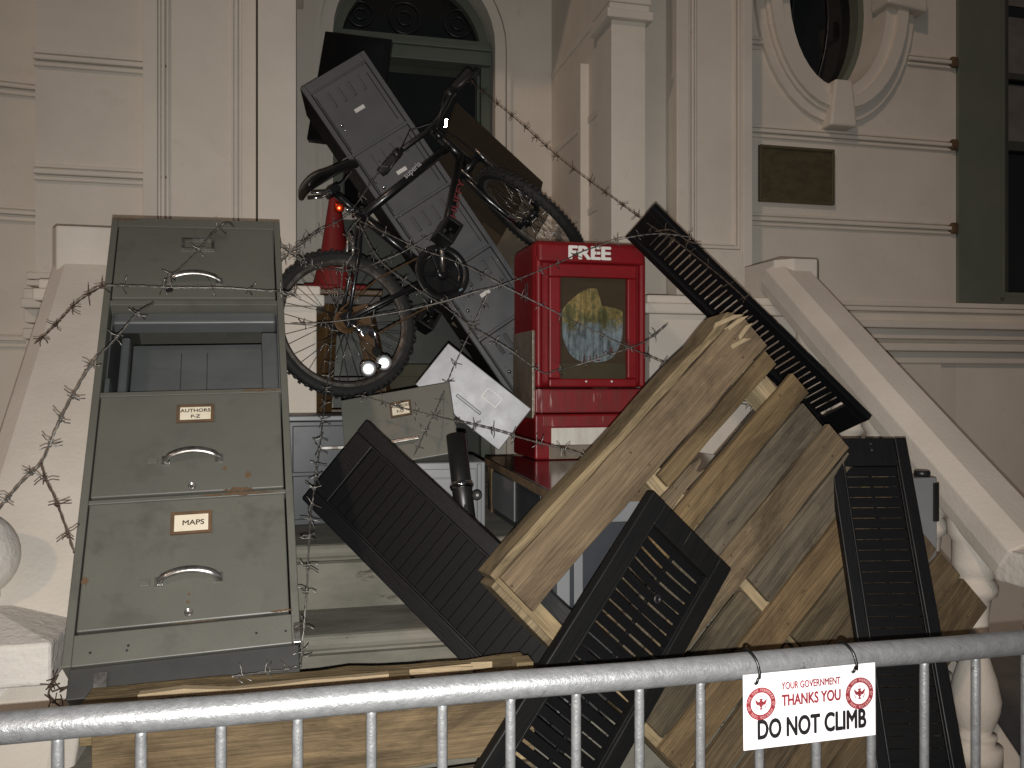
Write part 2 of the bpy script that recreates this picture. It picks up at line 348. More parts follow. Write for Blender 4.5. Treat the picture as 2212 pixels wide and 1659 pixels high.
# ---- steps: (nosing Y, tread height)
STEPS = [(1.33, .12), (1.57, .30), (1.81, .49), (2.06, .68), (2.30, .875), (2.545, 1.07)]
es = bpy.data.objects.new('entrance_steps', None); col.objects.link(es); es['kind'] = 'structure'; WM[es] = Matrix()
for i, (y, z) in enumerate(STEPS):
    y2 = STEPS[i + 1][0] + .06 if i < 5 else 4.98
    zb = STEPS[i - 1][1] - .01 if i else 0
    prof = [(y2, zb - .1), (y + .035, zb - .1), (y + .035, z - .062), (y + .022, z - .052), (y + .004, z - .046)]
    prof += [(y + .018 - .02 * math.cos(a), z - .022 + .022 * math.sin(a)) for a in [R_(-60 + 30 * k) for k in range(6)]] + [(y2, z)]
    # profile in YZ extruded along X
    M = Matrix(((0, 0, 1, 0), (1, 0, 0, 0), (0, 1, 0, 0), (0, 0, 0, 1)))
    MB().prism(prof, -.53 if i < 5 else -.7, 1.74 if i < 5 else 2.1, M).build('step', 'concrete', es)

# ---- the house
house = thing('town_house', 'white stuccoed town house front with arched doorway, oval window and plain pilasters', 'house', T(.7, 4.1, 0))
def hp(name, mb, m='stucco', bev=0, parent=None, seg=2): return mb.build(name, m, parent or house, bev, seg, world=True)
WL, WR, PF, DW = 4.05, 4.30, 3.95, 5.04
hp('wall', MB().box(-1.14, -.60, WL, 5.3, 0, 5.2))                                    # left of the door
hp('wall', MB().add([(-3.2, 3.98, 0), (-1.10, 4.30, 0), (-1.10, 5.3, 0), (-3.2, 5.3, 0), (-3.2, 3.98, 5.2), (-1.10, 4.30, 5.2), (-1.10, 5.3, 5.2), (-3.2, 5.3, 5.2)],
     [(0, 1, 5, 4), (4, 5, 6, 7), (0, 4, 7, 3), (1, 2, 6, 5)]))
def strips(x0, x1, Y, z, hs, name='string_course', dz=0):
    mb = MB()
    for z0, z1, pr in hs: mb.box(x0, x1, Y - pr, Y + .05, z + z0, z + z1)
    return hp(name, mb, 'stucco', .006)
CR = [(-.035, -.018, .016), (-.010, .012, .028), (.020, .036, .016)]
for z in (2.453, 2.944, 3.435): strips(-1.145, -.60, WL, z, CR)
for z in (2.457, 2.948): strips(2.05, 3.73, WR, z, CR)
strips(2.05, 2.46, WR, 3.435, CR); strips(3.40, 3.73, WR, 3.435, CR)
# far left wall courses (follow its slant)
dv = Vector((2.1, .32, 0)).normalized()
for z in (1.74, 2.31, 2.88, 3.45):
    M = frame(Vector((-3.2, 3.98, z)), Vector((-1.1, 4.30, z)), Vector((-3.2, 3.98, z + 1)))
    mb = MB()
    for z0, z1, pr in ((-.035, -.015, .014), (-.006, .012, .026), (.02, .034, .012)): mb.box(0, 2.10, z0, z1, -.05, pr, M)
    hp('string_course', mb, 'stucco', .005)
# base moulding both sides
BM = [(1.66, 1.73, .03), (1.73, 1.775, .075), (1.80, 1.86, .055), (1.86, 1.90, .10), (1.90, 1.945, .06), (1.96, 1.985, .035), (1.99, 2.02, .02)]
strips(-1.17, -.60, WL, 0, BM, 'base_moulding'); strips(2.25, 5.2, WR, 0, BM, 'base_moulding')
hp('plinth_course', MB().box(2.25, 3.62, WR - .02, WR + .02, 0, 1.66), 'stucco')
# pilasters with sunk, moulded panels
def pilaster(x0, x1, Y, zb, depth, m0, m1, zp):
    p = hp('pilaster', MB().box(x0, m0, Y, Y + depth, zb, 5.2).box(m1, x1, Y, Y + depth, zb, 5.2).box(m0, m1, Y + .022, Y + depth, zb, 5.2).box(m0, m1, Y, Y + .021, zb, zp), 'stucco', .004)
    mb = MB()
    for k, (o, wd, pr) in enumerate(((0, .012, .008), (.016, .014, .014), (.036, .010, .006))):
        mb.box(m0 + o, m0 + o + wd, Y + .022 - pr - .006, Y + .03, zp + o, 5.2)
        mb.box(m1 - o - wd, m1 - o, Y + .022 - pr - .006, Y + .03, zp + o, 5.2)
        mb.box(m0 + o + wd, m1 - o - wd, Y + .0225 - pr - .006, Y + .03, zp + o, zp + o + wd)
    mb.build('panel_moulding', 'stucco', p, .003, world=True)
xl = lambda px, Y: PY(px, 0, Y).x
pilaster(xl(308, 4.0), xl(553, 4.0), 4.0, 1.0, .5, xl(340, 4.0), xl(522, 4.0), 1.3)
pilaster(xl(1462, 4.12), xl(1626, 4.12), 4.12, 1.95, .5, xl(1489, 4.12), xl(1606, 4.12), 2.24)
hp('wall', MB().box(1.5, 1.93, 4.26, 4.9, 1.0, 5.2))
# porch piers with capitals
def pier(x0, x1, cap):
    p = hp('porch_pier', MB().box(x0, x1, PF, PF + .22, 1.0, 3.33), 'stucco', .004)
    MB().box(x0 - .03, x1 + .03, PF - .03, PF + .25, 3.33, 3.375).box(x0 - .015, x1 + .015, PF - .015, PF + .24, 3.375, 3.41).box(x0 - .022, x1 + .022, PF - .022, PF + .24, 3.41, 4.35).build('capital', 'stucco', p, .005, world=True)
    MB().box(x0 + .02, x1 - .02, PF - .034, PF - .02, 3.45, 3.475).box(x0 + .04, x1 - .04, PF - .036, PF - .02, 3.475, 3.75).build('capital_panel', 'stucco', p, .004, world=True)
pier(xl(557, PF), xl(640, PF), 1); pier(xl(1321, PF), xl(1395, PF), 1)
hp('porch_side_wall', MB().box(1.46, 1.50, 4.17, 5.2, 1.0, 5.2))
hp('porch_side_wall', MB().box(-.25, -.10, 4.17, 5.2, 1.0, 5.2))
for z in (1.966, 2.457, 2.948, 3.435): hp('string_course', MB().box(1.4535, 1.47, 4.16, 5.03, z - .018, z + .018), 'stucco', .005)
mb = MB()
for k in range(3): mb.box(1.415 + .004 * k, 1.47, 4.33 + .028 * k, 4.354 + .028 * k, 1.07, 3.25)
hp('pilaster_strip', mb, 'stucco', .004)
hp('unseen_porch_lintel', MB().box(-.25, 1.66, 3.96, 5.3, 4.35, 5.2))  # unseen block above the view, added to darken the doorway
# door wall with arched opening
ax, aw, az = .62, .502, 3.57
NA = 20
arc = [(ax - aw * math.cos(PI * i / NA), az + aw * math.sin(PI * i / NA)) for i in range(NA + 1)]
mb = MB().box(-.12, ax - aw, DW, 5.3, 1.0, az).box(ax + aw, 1.48, DW, 5.3, 1.0, az)
def archwall(mb, pts, zt, xa, xb, y0, y1):
    out = [(xa, az)] + [((xa if p[0] <= pts[0][0] else xb if p[0] >= pts[-1][0] else p[0]), zt) for p in pts] + [(xb, az)]
    for i in range(len(pts) - 1):
        a, b = pts[i], pts[i + 1]
        mb.add([(a[0], y0, a[1]), (b[0], y0, b[1]), (b[0], y0, zt), (a[0], y0, zt), (a[0], y1, a[1]), (b[0], y1, b[1])], [(0, 1, 2, 3), (0, 4, 5, 1)])
    mb.add([(xa, y0, az), (pts[0][0], y0, az), (pts[0][0], y0, zt), (xa, y0, zt)], [(0, 1, 2, 3)])
    mb.add([(xb, y0, az), (pts[-1][0], y0, az), (pts[-1][0], y0, zt), (xb, y0, zt)], [(0, 1, 2, 3)])
archwall(mb, arc, 4.5, -.12, 1.48, DW, 5.3)
hp('door_wall', mb, 'stucco')
def archband(r0, r1, y0, y1, name, m, zb=1.0, parent=None):
    mb = MB()
    for i in range(NA):
        a, b = PI * i / NA, PI * (i + 1) / NA
        q = [(ax - r * math.cos(t), az + r * math.sin(t)) for r, t in ((r0, a), (r0, b), (r1, b), (r1, a))]
        mb.add([(x, y0, z) for x, z in q] + [(x, y1, z) for x, z in q], [(0, 1, 2, 3), (4, 7, 6, 5), (0, 4, 5, 1), (2, 6, 7, 3)])
    for sx in (-1, 1): mb.box(*sorted((ax + sx * r0, ax + sx * r1)), y0, y1, zb, az)
    return hp(name, mb, m, 0, parent)
archband(aw - .025, aw + .035, 5.00, 5.06, 'architrave', 'stucco')
archband(aw + .05, aw + .075, 5.015, 5.06, 'architrave', 'stucco')
door = hp('door', MB().box(ax - aw + .03, ax + aw - .03, 5.26, 5.29, 1.05, 3.54), 'door_paint', .002)
archband(aw - .075, aw - .02, 5.18, 5.24, 'door_frame', 'sage', parent=door)
MB().box(ax - aw + .02, ax + aw - .02, 5.13, 5.25, 3.50, 3.58).box(ax - aw + .02, ax + aw - .02, 5.11, 5.25, 3.58, 3.61).box(ax - aw + .02, ax + aw - .02, 5.15, 5.25, 3.61, 3.65).build('transom', 'sage', door, .004, world=True)
fan = MB().add([(ax, 5.235, az)] + [(ax - (aw - .05) * math.cos(PI * i / NA), 5.235, az + (aw - .05) * math.sin(PI * i / NA)) for i in range(NA + 1)], [(0, i + 1, i + 2) for i in range(NA)]).build('fanlight_pane', 'dark_glass', door, world=True)
for cx, r in ((.26, .075), (.53, .095), (.86, .085)):
    cc = Vector((cx + .05, 5.225, 3.78))
    MB().path([cc + Vector((r * math.cos(t * PI / 12), 0, r * math.sin(t * PI / 12))) for t in range(24)], .006, 5, True).path([cc + Vector((r * .45 * math.cos(t * PI / 8), 0, r * .45 * math.sin(t * PI / 8))) for t in range(16)], .005, 5, True).build('leaded_ornament', 'etched', fan, world=True)
for x0, x1 in ((ax - aw + .10, ax + aw - .10),):
    MB().box(x0, x1, 5.245, 5.26, 2.62, 3.45).build('door_pane', 'dark_glass', door, .003, world=True)
    MB().box(x0 + .16, x1 - .2, 5.240, 5.247, 2.66, 2.90).build('etched_band', 'etched', door, .002, world=True)
    MB().box(x0 - .02, x1 + .02, 5.22, 5.262, 2.53, 2.60).build('lock_rail', 'stucco', door, .004, world=True)
    for s in (x0 - .035, x1 + .01): MB().box(s, s + .025, 5.235, 5.262, 2.60, 3.47).build('pane_bead', 'sage', door, .003, world=True)
# porch plinths either side of the steps
def plinth(x0, x1):
    p = hp('plinth', MB().box(x0, x1, 3.40, 3.96, 0, 1.84), 'stucco', .004)
    MB().box(x0 - .03, x1 + .03, 3.37, 3.955, 1.84, 1.885).box(x0 - .015, x1 + .015, 3.385, 3.955, 1.885, 1.92).build('plinth_cap', 'stucco', p, .008, world=True)
plinth(-.93, .035); plinth(1.42, 2.3)
# ---- right wall with the oval window
ox, oz, oa, ob = 2.92, 3.74, .325, .535
mb = MB(); NE = 40
x0, x1, z0, z1 = 2.05, 3.74, 2.7, 5.2
def edge(t):
    c_, s_ = math.cos(t), math.sin(t)
    k = min(((x1 - ox) / c_ if c_ > 1e-6 else 1e9), ((x0 - ox) / c_ if c_ < -1e-6 else 1e9), ((z1 - oz) / s_ if s_ > 1e-6 else 1e9), ((z0 - oz) / s_ if s_ < -1e-6 else 1e9))
    return (ox + k * c_, oz + k * s_)
ang = sorted([2 * PI * i / NE for i in range(NE)] + [math.atan2(z - oz, x - ox) % (2 * PI) for x in (x0, x1) for z in (z0, z1)])
for i in range(len(ang)):
    a, b = ang[i], ang[(i + 1) % len(ang)]
    e = [(ox + oa * math.cos(t), oz + ob * math.sin(t)) for t in (a, b)] + [edge(b), edge(a)]
    mb.add([(x, WR, z) for x, z in e], [(0, 1, 2, 3)])
mb.box(2.05, 3.74, WR, WR + .3, 0, 2.7)
wall_r = hp('wall', mb)
hp('wall', MB().box(3.70, 6.0, WR + .001, WR + .3, 0, 2.0))
ov = MB()
def ering(sc0, sc1, y0, y1, mb):
    f = lambda k, s, t: (ox + (oa + s) * math.cos(t), oz + (ob + s) * math.sin(t))
    for i in range(NE):
        a, b = 2 * PI * i / NE, 2 * PI * (i + 1) / NE
        q = [f(0, sc0, a), f(0, sc0, b), f(0, sc1, b), f(0, sc1, a)]
        mb.add([(x, y0, z) for x, z in q] + [(x, y1, z) for x, z in q], [(0, 1, 2, 3), (0, 4, 5, 1), (2, 6, 7, 3)], None, False)
oval = ov; ering(-.012, .05, WR - .05, WR + .30, ov); ering(.05, .115, WR - .075, WR + .02, ov); ering(.115, .135, WR - .05, WR + .02, ov); ering(.135, .185, WR - .03, WR + .02, ov)
ovo = hp('oval_window', ov, 'stucco')
for (px, pz, rot, sc) in ((ox, oz - ob - .085, 0, 1), (ox + oa + .085, oz + .02, 90, 1.0), (ox - oa - .085, oz + .02, -90, 1.0)):
    M = T(px, WR - .10, pz) @ Matrix.Rotation(R_(-rot), 4, 'Y')
    MB().prism([(-.085, -.135), (.085, -.135), (.055, .125), (-.055, .125)], 0, .16, M @ RX(90) @ T(0, 0, -.16)).build('keystone', 'stucco', ovo, .012, world=True)
MB().add([(ox, WR + .24, oz)] + [(ox + oa * math.cos(2 * PI * i / NE), WR + .24, oz + ob * math.sin(2 * PI * i / NE)) for i in range(NE)], [(0, 1 + (i + 1) % NE, 1 + i) for i in range(NE)]).build('pane', 'dark_glass', ovo, world=True)
m2 = MB(); ering(-.05, -.012, WR + .16, WR + .25, m2); m2.build('sash', 'sage', ovo, world=True)
for s in (-1, 1):
    MB().path([(ox + s * (.02 + .10 * math.sin(k / 10 * PI)), WR + .228, oz - .46 + .092 * k) for k in range(11)], .006, 5).build('leaded_bar', 'etched', ovo, world=True)
# ---- right hand window
win = hp('window', MB().box(3.74, 4.04, WR - .02, WR + .2, 2.02, 5.2), 'sage', .004)
MB().box(4.06, 4.10, WR + .01, WR + .2, 2.06, 5.2).box(4.04, 5.2, WR + .03, WR + .2, 2.02, 2.075).build('window_frame', 'sage', win, .004, world=True)
MB().box(4.10, 4.13, WR + .05, WR + .2, 2.075, 5.2).box(4.13, 5.2, WR + .05, WR + .12, 2.075, 2.10).build('inner_frame', 'sage', win, .003, world=True)
MB().box(4.13, 4.20, WR + .09, WR + .12, 2.10, 5.2).box(4.20, 5.2, WR + .09, WR + .12, 2.98, 3.04).box(4.20, 5.2, WR + .09, WR + .12, 3.42, 3.46).build('sash', 'door_paint', win, .003, world=True)
MB().box(4.2, 5.2, WR + .13, WR + .135, 2.1, 5.2).build('pane', 'dark_glass', win, world=True)
for k in range(4): MB().box(4.22, 4.7, WR + .125, WR + .128, 3.05 + .42 * k, 3.40 + .42 * k).build('lace_panel', 'curtain', win, world=True)
for z in (2.457, 2.948, 3.435): hp('rusted_bracket', MB().box(3.685, 3.735, WR - .035, WR + .01, z - .03, z + .035), 'rust', .012)
# ---- bronze plaque
pq = thing('wall_plaque', 'bronze rectangular wall plaque with raised rim under the oval window', 'plaque', T(2.675, WR - .002, 2.555))
MB().box(-.235, .235, -.018, 0, 0, .315).build('plate', 'bronze', pq, .003)
MB().box(-.235, .235, -.026, -.017, .298, .315).box(-.235, .235, -.026, -.017, 0, .017).box(-.235, -.218, -.026, -.017, .017, .298).box(.218, .235, -.026, -.017, .017, .298).build('rim', 'bronze_rim', pq, .003)
# ---- balustrades
def slope_matrix(x, a, b):
    "local x across, y up normal-ish, z from a to b (points are (Y,Z))"
    A = Vector((x, a[0], a[1])); B = Vector((x, b[0], b[1])); z = (B - A).normalized(); xx = Vector((1, 0, 0)); y = xx.cross(z)
    if y.z < 0: y = -y
    return Matrix(((xx[0], y[0], z[0], A[0]), (xx[1], y[1], z[1], A[1]), (xx[2], y[2], z[2], A[2]), (0, 0, 0, 1))), (B - A).length
def newel(bal, x, y, half, ztop, ball, ap=.085):
    MB().box(x - half + .05, x + half - .05, y - half + .05, y + half - .05, 0, ztop - .16).build('newel_post', 'rough_paint', bal, .012, world=True)
    MB().box(x - half, x + half, y - half, y + half, ztop - .10, ztop).add([(x - half, y - half, ztop), (x + half, y - half, ztop), (x + half, y + half, ztop), (x - half, y + half, ztop), (x - .10, y - .10, ztop + ap), (x + .10, y - .10, ztop + ap), (x + .10, y + .10, ztop + ap), (x - .10, y + .10, ztop + ap)], [(0, 1, 5, 4), (1, 2, 6, 5), (2, 3, 7, 6), (3, 0, 4, 7), (4, 5, 6, 7)]).build('newel_cap', 'rough_paint', bal, .012, 3, world=True)
    MB().lathe([(half - .02, 0), (half - .03, .05), (half - .06, .07)], 24, T(x, y, ztop - .17)).build('newel_necking', 'rough_paint', bal, world=True)
    if ball:
        pr = [(.11, 0), (.075, .01), (.06, .022), (.07, .032), (.066, .045)] + [(.112 * math.cos(t), .135 + .112 * math.sin(t)) for t in [R_(-58 + 11 * k) for k in range(14)]] + [(.002, .247)]
        MB().lathe(pr, 28, T(x, y, ztop + ap - .012)).build('ball_finial', 'rough_paint', bal, world=True)
balr = thing('balustrade', 'white sloping stair balustrade with turned balusters on the right of the steps', 'balustrade', T(2.1, 2.2, 0), 'stair balustrades')
M, L = slope_matrix(2.07, (2.08, 1.045), (3.38, 2.005))
MB().prism([(-.10, -.075), (.10, -.075), (.11, -.03), (.11, .03), (.055, .068), (-.055, .068), (-.11, .03), (-.11, -.03)], -.02, L + .03, M).build('rail', 'stone_paint', balr, .006, world=True)
MB().prism([(1.985, 3.36), (2.045, 3.30), (2.16, 3.30), (2.215, 3.37), (2.215, 3.62), (1.985, 3.62)], 1.90, 2.085).add([(1.985, 3.36, 2.085), (2.045, 3.30, 2.085), (2.16, 3.30, 2.085), (2.215, 3.37, 2.085), (2.215, 3.62, 2.085), (1.985, 3.62, 2.085), (2.1, 3.5, 2.12)], [(0, 1, 6), (1, 2, 6), (2, 3, 6), (3, 4, 6), (4, 5, 6), (5, 0, 6)]).build('rail_block', 'stone_paint', balr, .006, world=True)
BP = [(.078, 0), (.078, .06), (.055, .068), (.062, .085), (.062, .095), (.045, .10), (.055, .12), (.071, .17), (.075, .205), (.062, .27), (.043, .33), (.036, .36), (.052, .373), (.052, .388), (.037, .398), (.039, .47), (.046, .52), (.062, .533), (.067, .553), (.057, .575), (.05, .585), (.062, .60), (.068, .63), (.068, .70), (.082, .72), (.082, .80)]
bal_me = MB().lathe(BP, 24).mesh('baluster')
for k in range(5):
    y = 2.275 + .215 * k; zt = 1.115 + (y - 2.275) * .74
    inst('baluster', bal_me, WM[balr].inverted() @ T(2.05, y, zt - .77), balr, 'stone_paint')
M2, L2 = slope_matrix(2.08, (1.9, -.08), (3.4, 1.10))
MB().prism([(-.13, -.12), (.13, -.12), (.13, .12), (-.13, .12)], 0, L2, M2).build('stringer', 'stone_paint', balr, .01, world=True)
newel(balr, 2.215, 1.86, .25, 1.06, False, .03)
ball = thing('balustrade', 'white sloping parapet with ball-topped newel left of the filing cabinet', 'balustrade', T(-.78, 2.2, 0), 'stair balustrades')
M, L = slope_matrix(-.76, (2.06, .60), (3.34, 1.93))
MB().prism([(-.10, -.60), (.22, -.60), (.22, -.08), (.25, -.06), (.25, .03), (.20, .06), (-.07, .06), (-.12, .03), (-.12, -.06), (-.10, -.08)], -.1, L + .05, M).build('rail', 'stone_paint', ball, .006, world=True)
MB().prism([(-.89, 3.36), (-.86, 3.29), (-.60, 3.29), (-.55, 3.36), (-.55, 3.62), (-.89, 3.62)], 1.80, 2.10).add([(-.89, 3.36, 2.10), (-.86, 3.29, 2.10), (-.60, 3.29, 2.10), (-.55, 3.36, 2.10), (-.55, 3.62, 2.10), (-.89, 3.62, 2.10), (-.72, 3.5, 2.12)], [(0, 1, 6), (1, 2, 6), (2, 3, 6), (3, 4, 6), (4, 5, 6), (5, 0, 6)]).build('rail_block', 'stone_paint', ball, .008, world=True)
newel(ball, -.815, 2.37, .25, .955, True, .035)

# ================================================================ CROWD BARRIER + SIGN
BY = 1.262; RZc = 1.081
ba = thing('crowd_barrier', 'galvanised steel crowd barrier across the foot of the steps', 'barrier', T(.5, BY, 0))
MB().path([(-1.25, BY, .12), (-1.25, BY, 1.0), (-1.225, BY, 1.06), (-1.17, BY, RZc)] + [(-1.1 + .2 * k, BY, RZc + .0012 * math.sin(k * 2.1)) for k in range(17)] + [(2.17, BY, RZc), (2.225, BY, 1.06), (2.25, BY, 1.0), (2.25, BY, .12)], .0212, 24).build('top_rail', 'galvanised', ba, world=True)
MB().tube((-1.25, BY, .17), (2.25, BY, .17), .0195, 16).build('bottom_rail', 'galvanised', ba, world=True)
pk = MB().lathe([(.0078, 0), (.0078, .86), (.0074, .875), (.009, .893)], 12).mesh('picket')
for k in range(-9, 23):
    x = -.223 + .1047 * k
    inst('picket', pk, WM[ba].inverted() @ T(x, BY, .18) @ RZ(k * 37), ba, 'galvanised')
for x in (-1.0, 2.0): MB().path([(x, BY - .3, .02), (x, BY - .06, .05), (x, BY, .17), (x, BY + .06, .05), (x, BY + .18, .02)], .014, 10).build('foot', 'galvanised', ba, world=True)
SM = frame(PY(1607, 1622, 1.236), PY(1889, 1588, 1.236), PY(1603, 1460, 1.236)); SW, SH = .241, .1205
sg = thing('notice_sign', 'white plastic notice with red seals and black capitals tied to the barrier rail', 'sign', SM)
def rect_holes():
    return MB().box(0, SW, 0, SH, -.0022, 0)
rect_holes().build('panel', 'sign_white', sg, .0004)
text('lettering', 'DO NOT CLIMB', .04, T(SW * .512, .0310, .0006), 'ink_black', sg, 1, .035, fit=(.199, .0322))
text('lettering', 'THANKS YOU', .0262, T(SW * .503, .0740, .0006), 'ink_red', sg, 1, .032, fit=(.108, .0188))
text('lettering', 'YOUR GOVERNMENT', .0182, T(SW * .502, .0975, .0006), 'ink_red', sg, 1, .020, fit=(.108, .0120))
def seal(cx, cy):
    r1, r2 = .0262, .0178; n = 40; mb = MB()
    vs = [(cx + r * math.cos(2 * PI * i / n), cy + r * math.sin(2 * PI * i / n), .0006) for r in (r1, r2) for i in range(n)]
    mb.add(vs, [(i, (i + 1) % n, n + (i + 1) % n, n + i) for i in range(n)]); s = mb.build('seal', 'ink_red', sg)
    mb = MB(); vs = [(cx + r * math.cos(2 * PI * i / n), cy + r * math.sin(2 * PI * i / n), .0006) for r in (.0166, .0158) for i in range(n)]
    mb.add(vs, [(i, (i + 1) % n, n + (i + 1) % n, n + i) for i in range(n)]); mb.build('seal_ring', 'ink_pale_red', s)
    e = MB(); z = .0008
    sh = [[(-.0015, .006), (.0015, .006), (.0042, .002), (.003, -.004), (0, -.0068), (-.003, -.004), (-.0042, .002)],
          [(.003, .002), (.0105, .0078), (.0098, .003), (.0078, -.0012), (.004, -.003)], [(-.003, .002), (-.004, -.003), (-.0078, -.0012), (-.0098, .003), (-.0105, .0078)],
          [(-.003, -.0095), (.003, -.0095), (.0012, -.006), (-.0012, -.006)], [(-.0035, .0058), (.0035, .0058), (.0028, .008), (-.0028, .008)],
          [(.0055, -.0075), (.007, -.0085), (.0115, .001), (.0108, .0015)], [(-.0055, -.0075), (-.0108, -.0005), (-.0112, -.0012), (-.0065, -.0088)],
          [(-.003, .0095), (-.0025, .009), (.003, .0135), (.0025, .014)], [(.003, .0095), (.003, .0101), (-.0028, .014), (-.0033, .0135)]]
    for pl in sh: e.add([(cx + x, cy + y, z) for x, y in pl], [tuple(range(len(pl)))])
    e.build('eagle', 'ink_red', s)
    ring = 'SEAL OF THE NEW FOUNDERS OF AMERICA '
    for i, ch in enumerate(ring):
        if ch == ' ': continue
        a = R_(250) - 2 * PI * i / len(ring)
        text('seal_letter', ch, .0062, T(cx + .0220 * math.cos(a), cy + .0220 * math.sin(a), .0010) @ Matrix.Rotation(a - PI / 2, 4, 'Z'), 'ink_pale_red', s, .8, 0)
seal(.0305, .0725); seal(SW - .0305, .0725)
for k, (px, py) in enumerate(((1637, 1462), (1847, 1437))):
    b = PY(px, py + 8, 1.232); x = b.x
    pts = [Vector((x - .003, 1.2350, b.z - .006)), Vector((x - .002, 1.2320, b.z - .004)), Vector((x, 1.2305, b.z + .004)), Vector((x + .002, 1.2305, 1.070)), Vector((x + .003, 1.2315, 1.078))]
    pts += [Vector((x + .0045 - .006 * math.sin(t) ** 2, BY - .0250 * math.cos(t), RZc + .0250 * math.sin(t))) for t in [R_(a) for a in range(8, 200, 12)]]
    pts += [Vector((x - .002, 1.268, RZc - .03)), Vector((x - .002, 1.246, b.z + .002)), Vector((x - .003, 1.239, b.z - .006))]
    z = tag(MB().path(pts, .0026, 8).build('zip_tie', 'zip_tie'), ('black cable tie at the left top of the notice' if k == 0 else 'black cable tie at the right top of the notice'), 'cable tie', 'cable ties on the notice')

# ================================================================ FILING CABINET
CM = ortho(RT([[0.9983, -0.0519, 0.0252], [0.0514, 0.6014, -0.7973], [0.0263, 0.7972, 0.6031]], [-0.473, 1.845, 0.979]))
cb = thing('filing_cabinet', 'tall grey-green filing cabinet leaning back, one drawer missing, labelled maps', 'cabinet', CM)
W, H, DP = .46, 1.30, .62
b = MB().box(0, .017, 0, H, -DP, 0).box(W - .017, W, 0, H, -DP, 0).box(.017, W - .017, H - .035, H, -DP, 0).box(.017, W - .017, 0, .065, -DP, -.001)
b.box(.017, W - .017, .366, .377, -.03, -.001).box(.017, W - .017, .664, .678, -.05, -.001).box(.017, W - .017, .965, .982, -.05, -.001)
b.build('carcass', 'cabinet_paint', cb, .002)
MB().box(.017, W - .017, .065, H - .035, -DP, -DP + .005).box(.017, .02, .67, .98, -DP, -.05).box(W - .02, W - .017, .67, .98, -DP, -.05).build('inner_shell', 'cabinet_inside', cb)
MB().box(.012, W - .004, -.062, 0, -DP + .02, -.012).build('base', 'cabinet_dark', cb, .002)
MB().box(.06, .085, -.125, -.015, -.011, -.004).build('strap_plate', 'chrome_worn', cb, .001)
def drawer(y0, y1, lab, txt, hol):
    d = MB().box(.021, W - .021, y0 + .003, y1 - .003, -.02, .004).build('drawer', 'cabinet_paint', cb, .003)
    lx0, lx1, ly0, ly1 = lab
    MB().box(lx0, lx1, ly1 - .007, ly1, .004, .0095).box(lx0, lx1, ly0, ly0 + .006, .004, .011).box(lx0, lx0 + .008, ly0 + .006, ly1 - .007, .004, .0095).box(lx1 - .008, lx1, ly0 + .006, ly1 - .007, .004, .0095).build('label_holder', 'chrome_worn' if not txt else 'rust', d, .001)
    if txt:
        MB().box(lx0 + .006, lx1 - .006, ly0 + .005, ly1 - .006, .004, .0062).build('paper_label', 'paper', d)
        cx = (lx0 + lx1) / 2; cy = (ly0 + ly1) / 2
        for k, s in enumerate(txt): text('lettering', s, .0175 if len(txt) == 1 else .0135, T(cx + (.004 if len(txt) == 1 else 0), cy + (0 if len(txt) == 1 else .0085 - .0175 * k), .0066), 'ink_brown', d, 1.12, .02)
    hx0, hx1, hy = hol
    pts = [(hx0, hy, .004)] + [(hx0 + (hx1 - hx0) * t, hy + .015 * math.sin(PI * t) ** .8, .006 + .018 * math.sin(PI * t) ** .45) for t in [k / 12 for k in range(1, 12)]] + [(hx1, hy, .004)]
    mbh = MB(); vs = []; fs = []
    for (x, y, z) in pts: vs += [(x, y + .005, z - .002), (x, y + .002, z + .004), (x, y - .014, z + .003), (x, y - .013, z - .001)]
    for k in range(len(pts) - 1):
        for q in range(4): fs.append((k * 4 + q, k * 4 + (q + 1) % 4, k * 4 + 4 + (q + 1) % 4, k * 4 + 4 + q))
    mbh.add(vs, fs, None, True).box(hx0 - .004, hx0 + .014, hy - .016, hy + .006, .003, .008).box(hx1 - .014, hx1 + .004, hy - .016, hy + .006, .003, .008).build('handle', 'chrome_worn', d)
    MB().box(hx0 - .035, hx0 - .013, hy - .012, hy + .004, .004, .007).build('latch', 'cabinet_paint', d, .001)
    return d
d1 = drawer(.982, 1.262, (.188, .276, 1.168, 1.214), None, (.155, .295, 1.052))
MB().lathe([(.011, 0), (.011, .003)], 16, T(.161, 1.016, .004)).build('lock_hole', 'ink_black', d1)
d3 = drawer(.377, .664, (.194, .281, .574, .627), ('AUTHORS', 'P-Z'), (.170, .298, .474))
d4 = drawer(.066, .366, (.191, .279, .272, .328), ('MAPS',), (.168, .298, .168))
for d, y in ((d3, .396), (d4, .088)): MB().lathe([(.0085, 0), (.0085, .004), (.007, .005), (.0065, .002), (.001, .002)], 14, T(.234, y, .004)).build('lock', 'chrome_worn', d)
MB().lathe([(.003, 0), (.003, .001)], 8, T(.234, .13, .004)).lathe([(.0035, 0), (.0035, .001)], 8, T(.232, .112, .004)).build('scuff_mark', 'rust', d4)
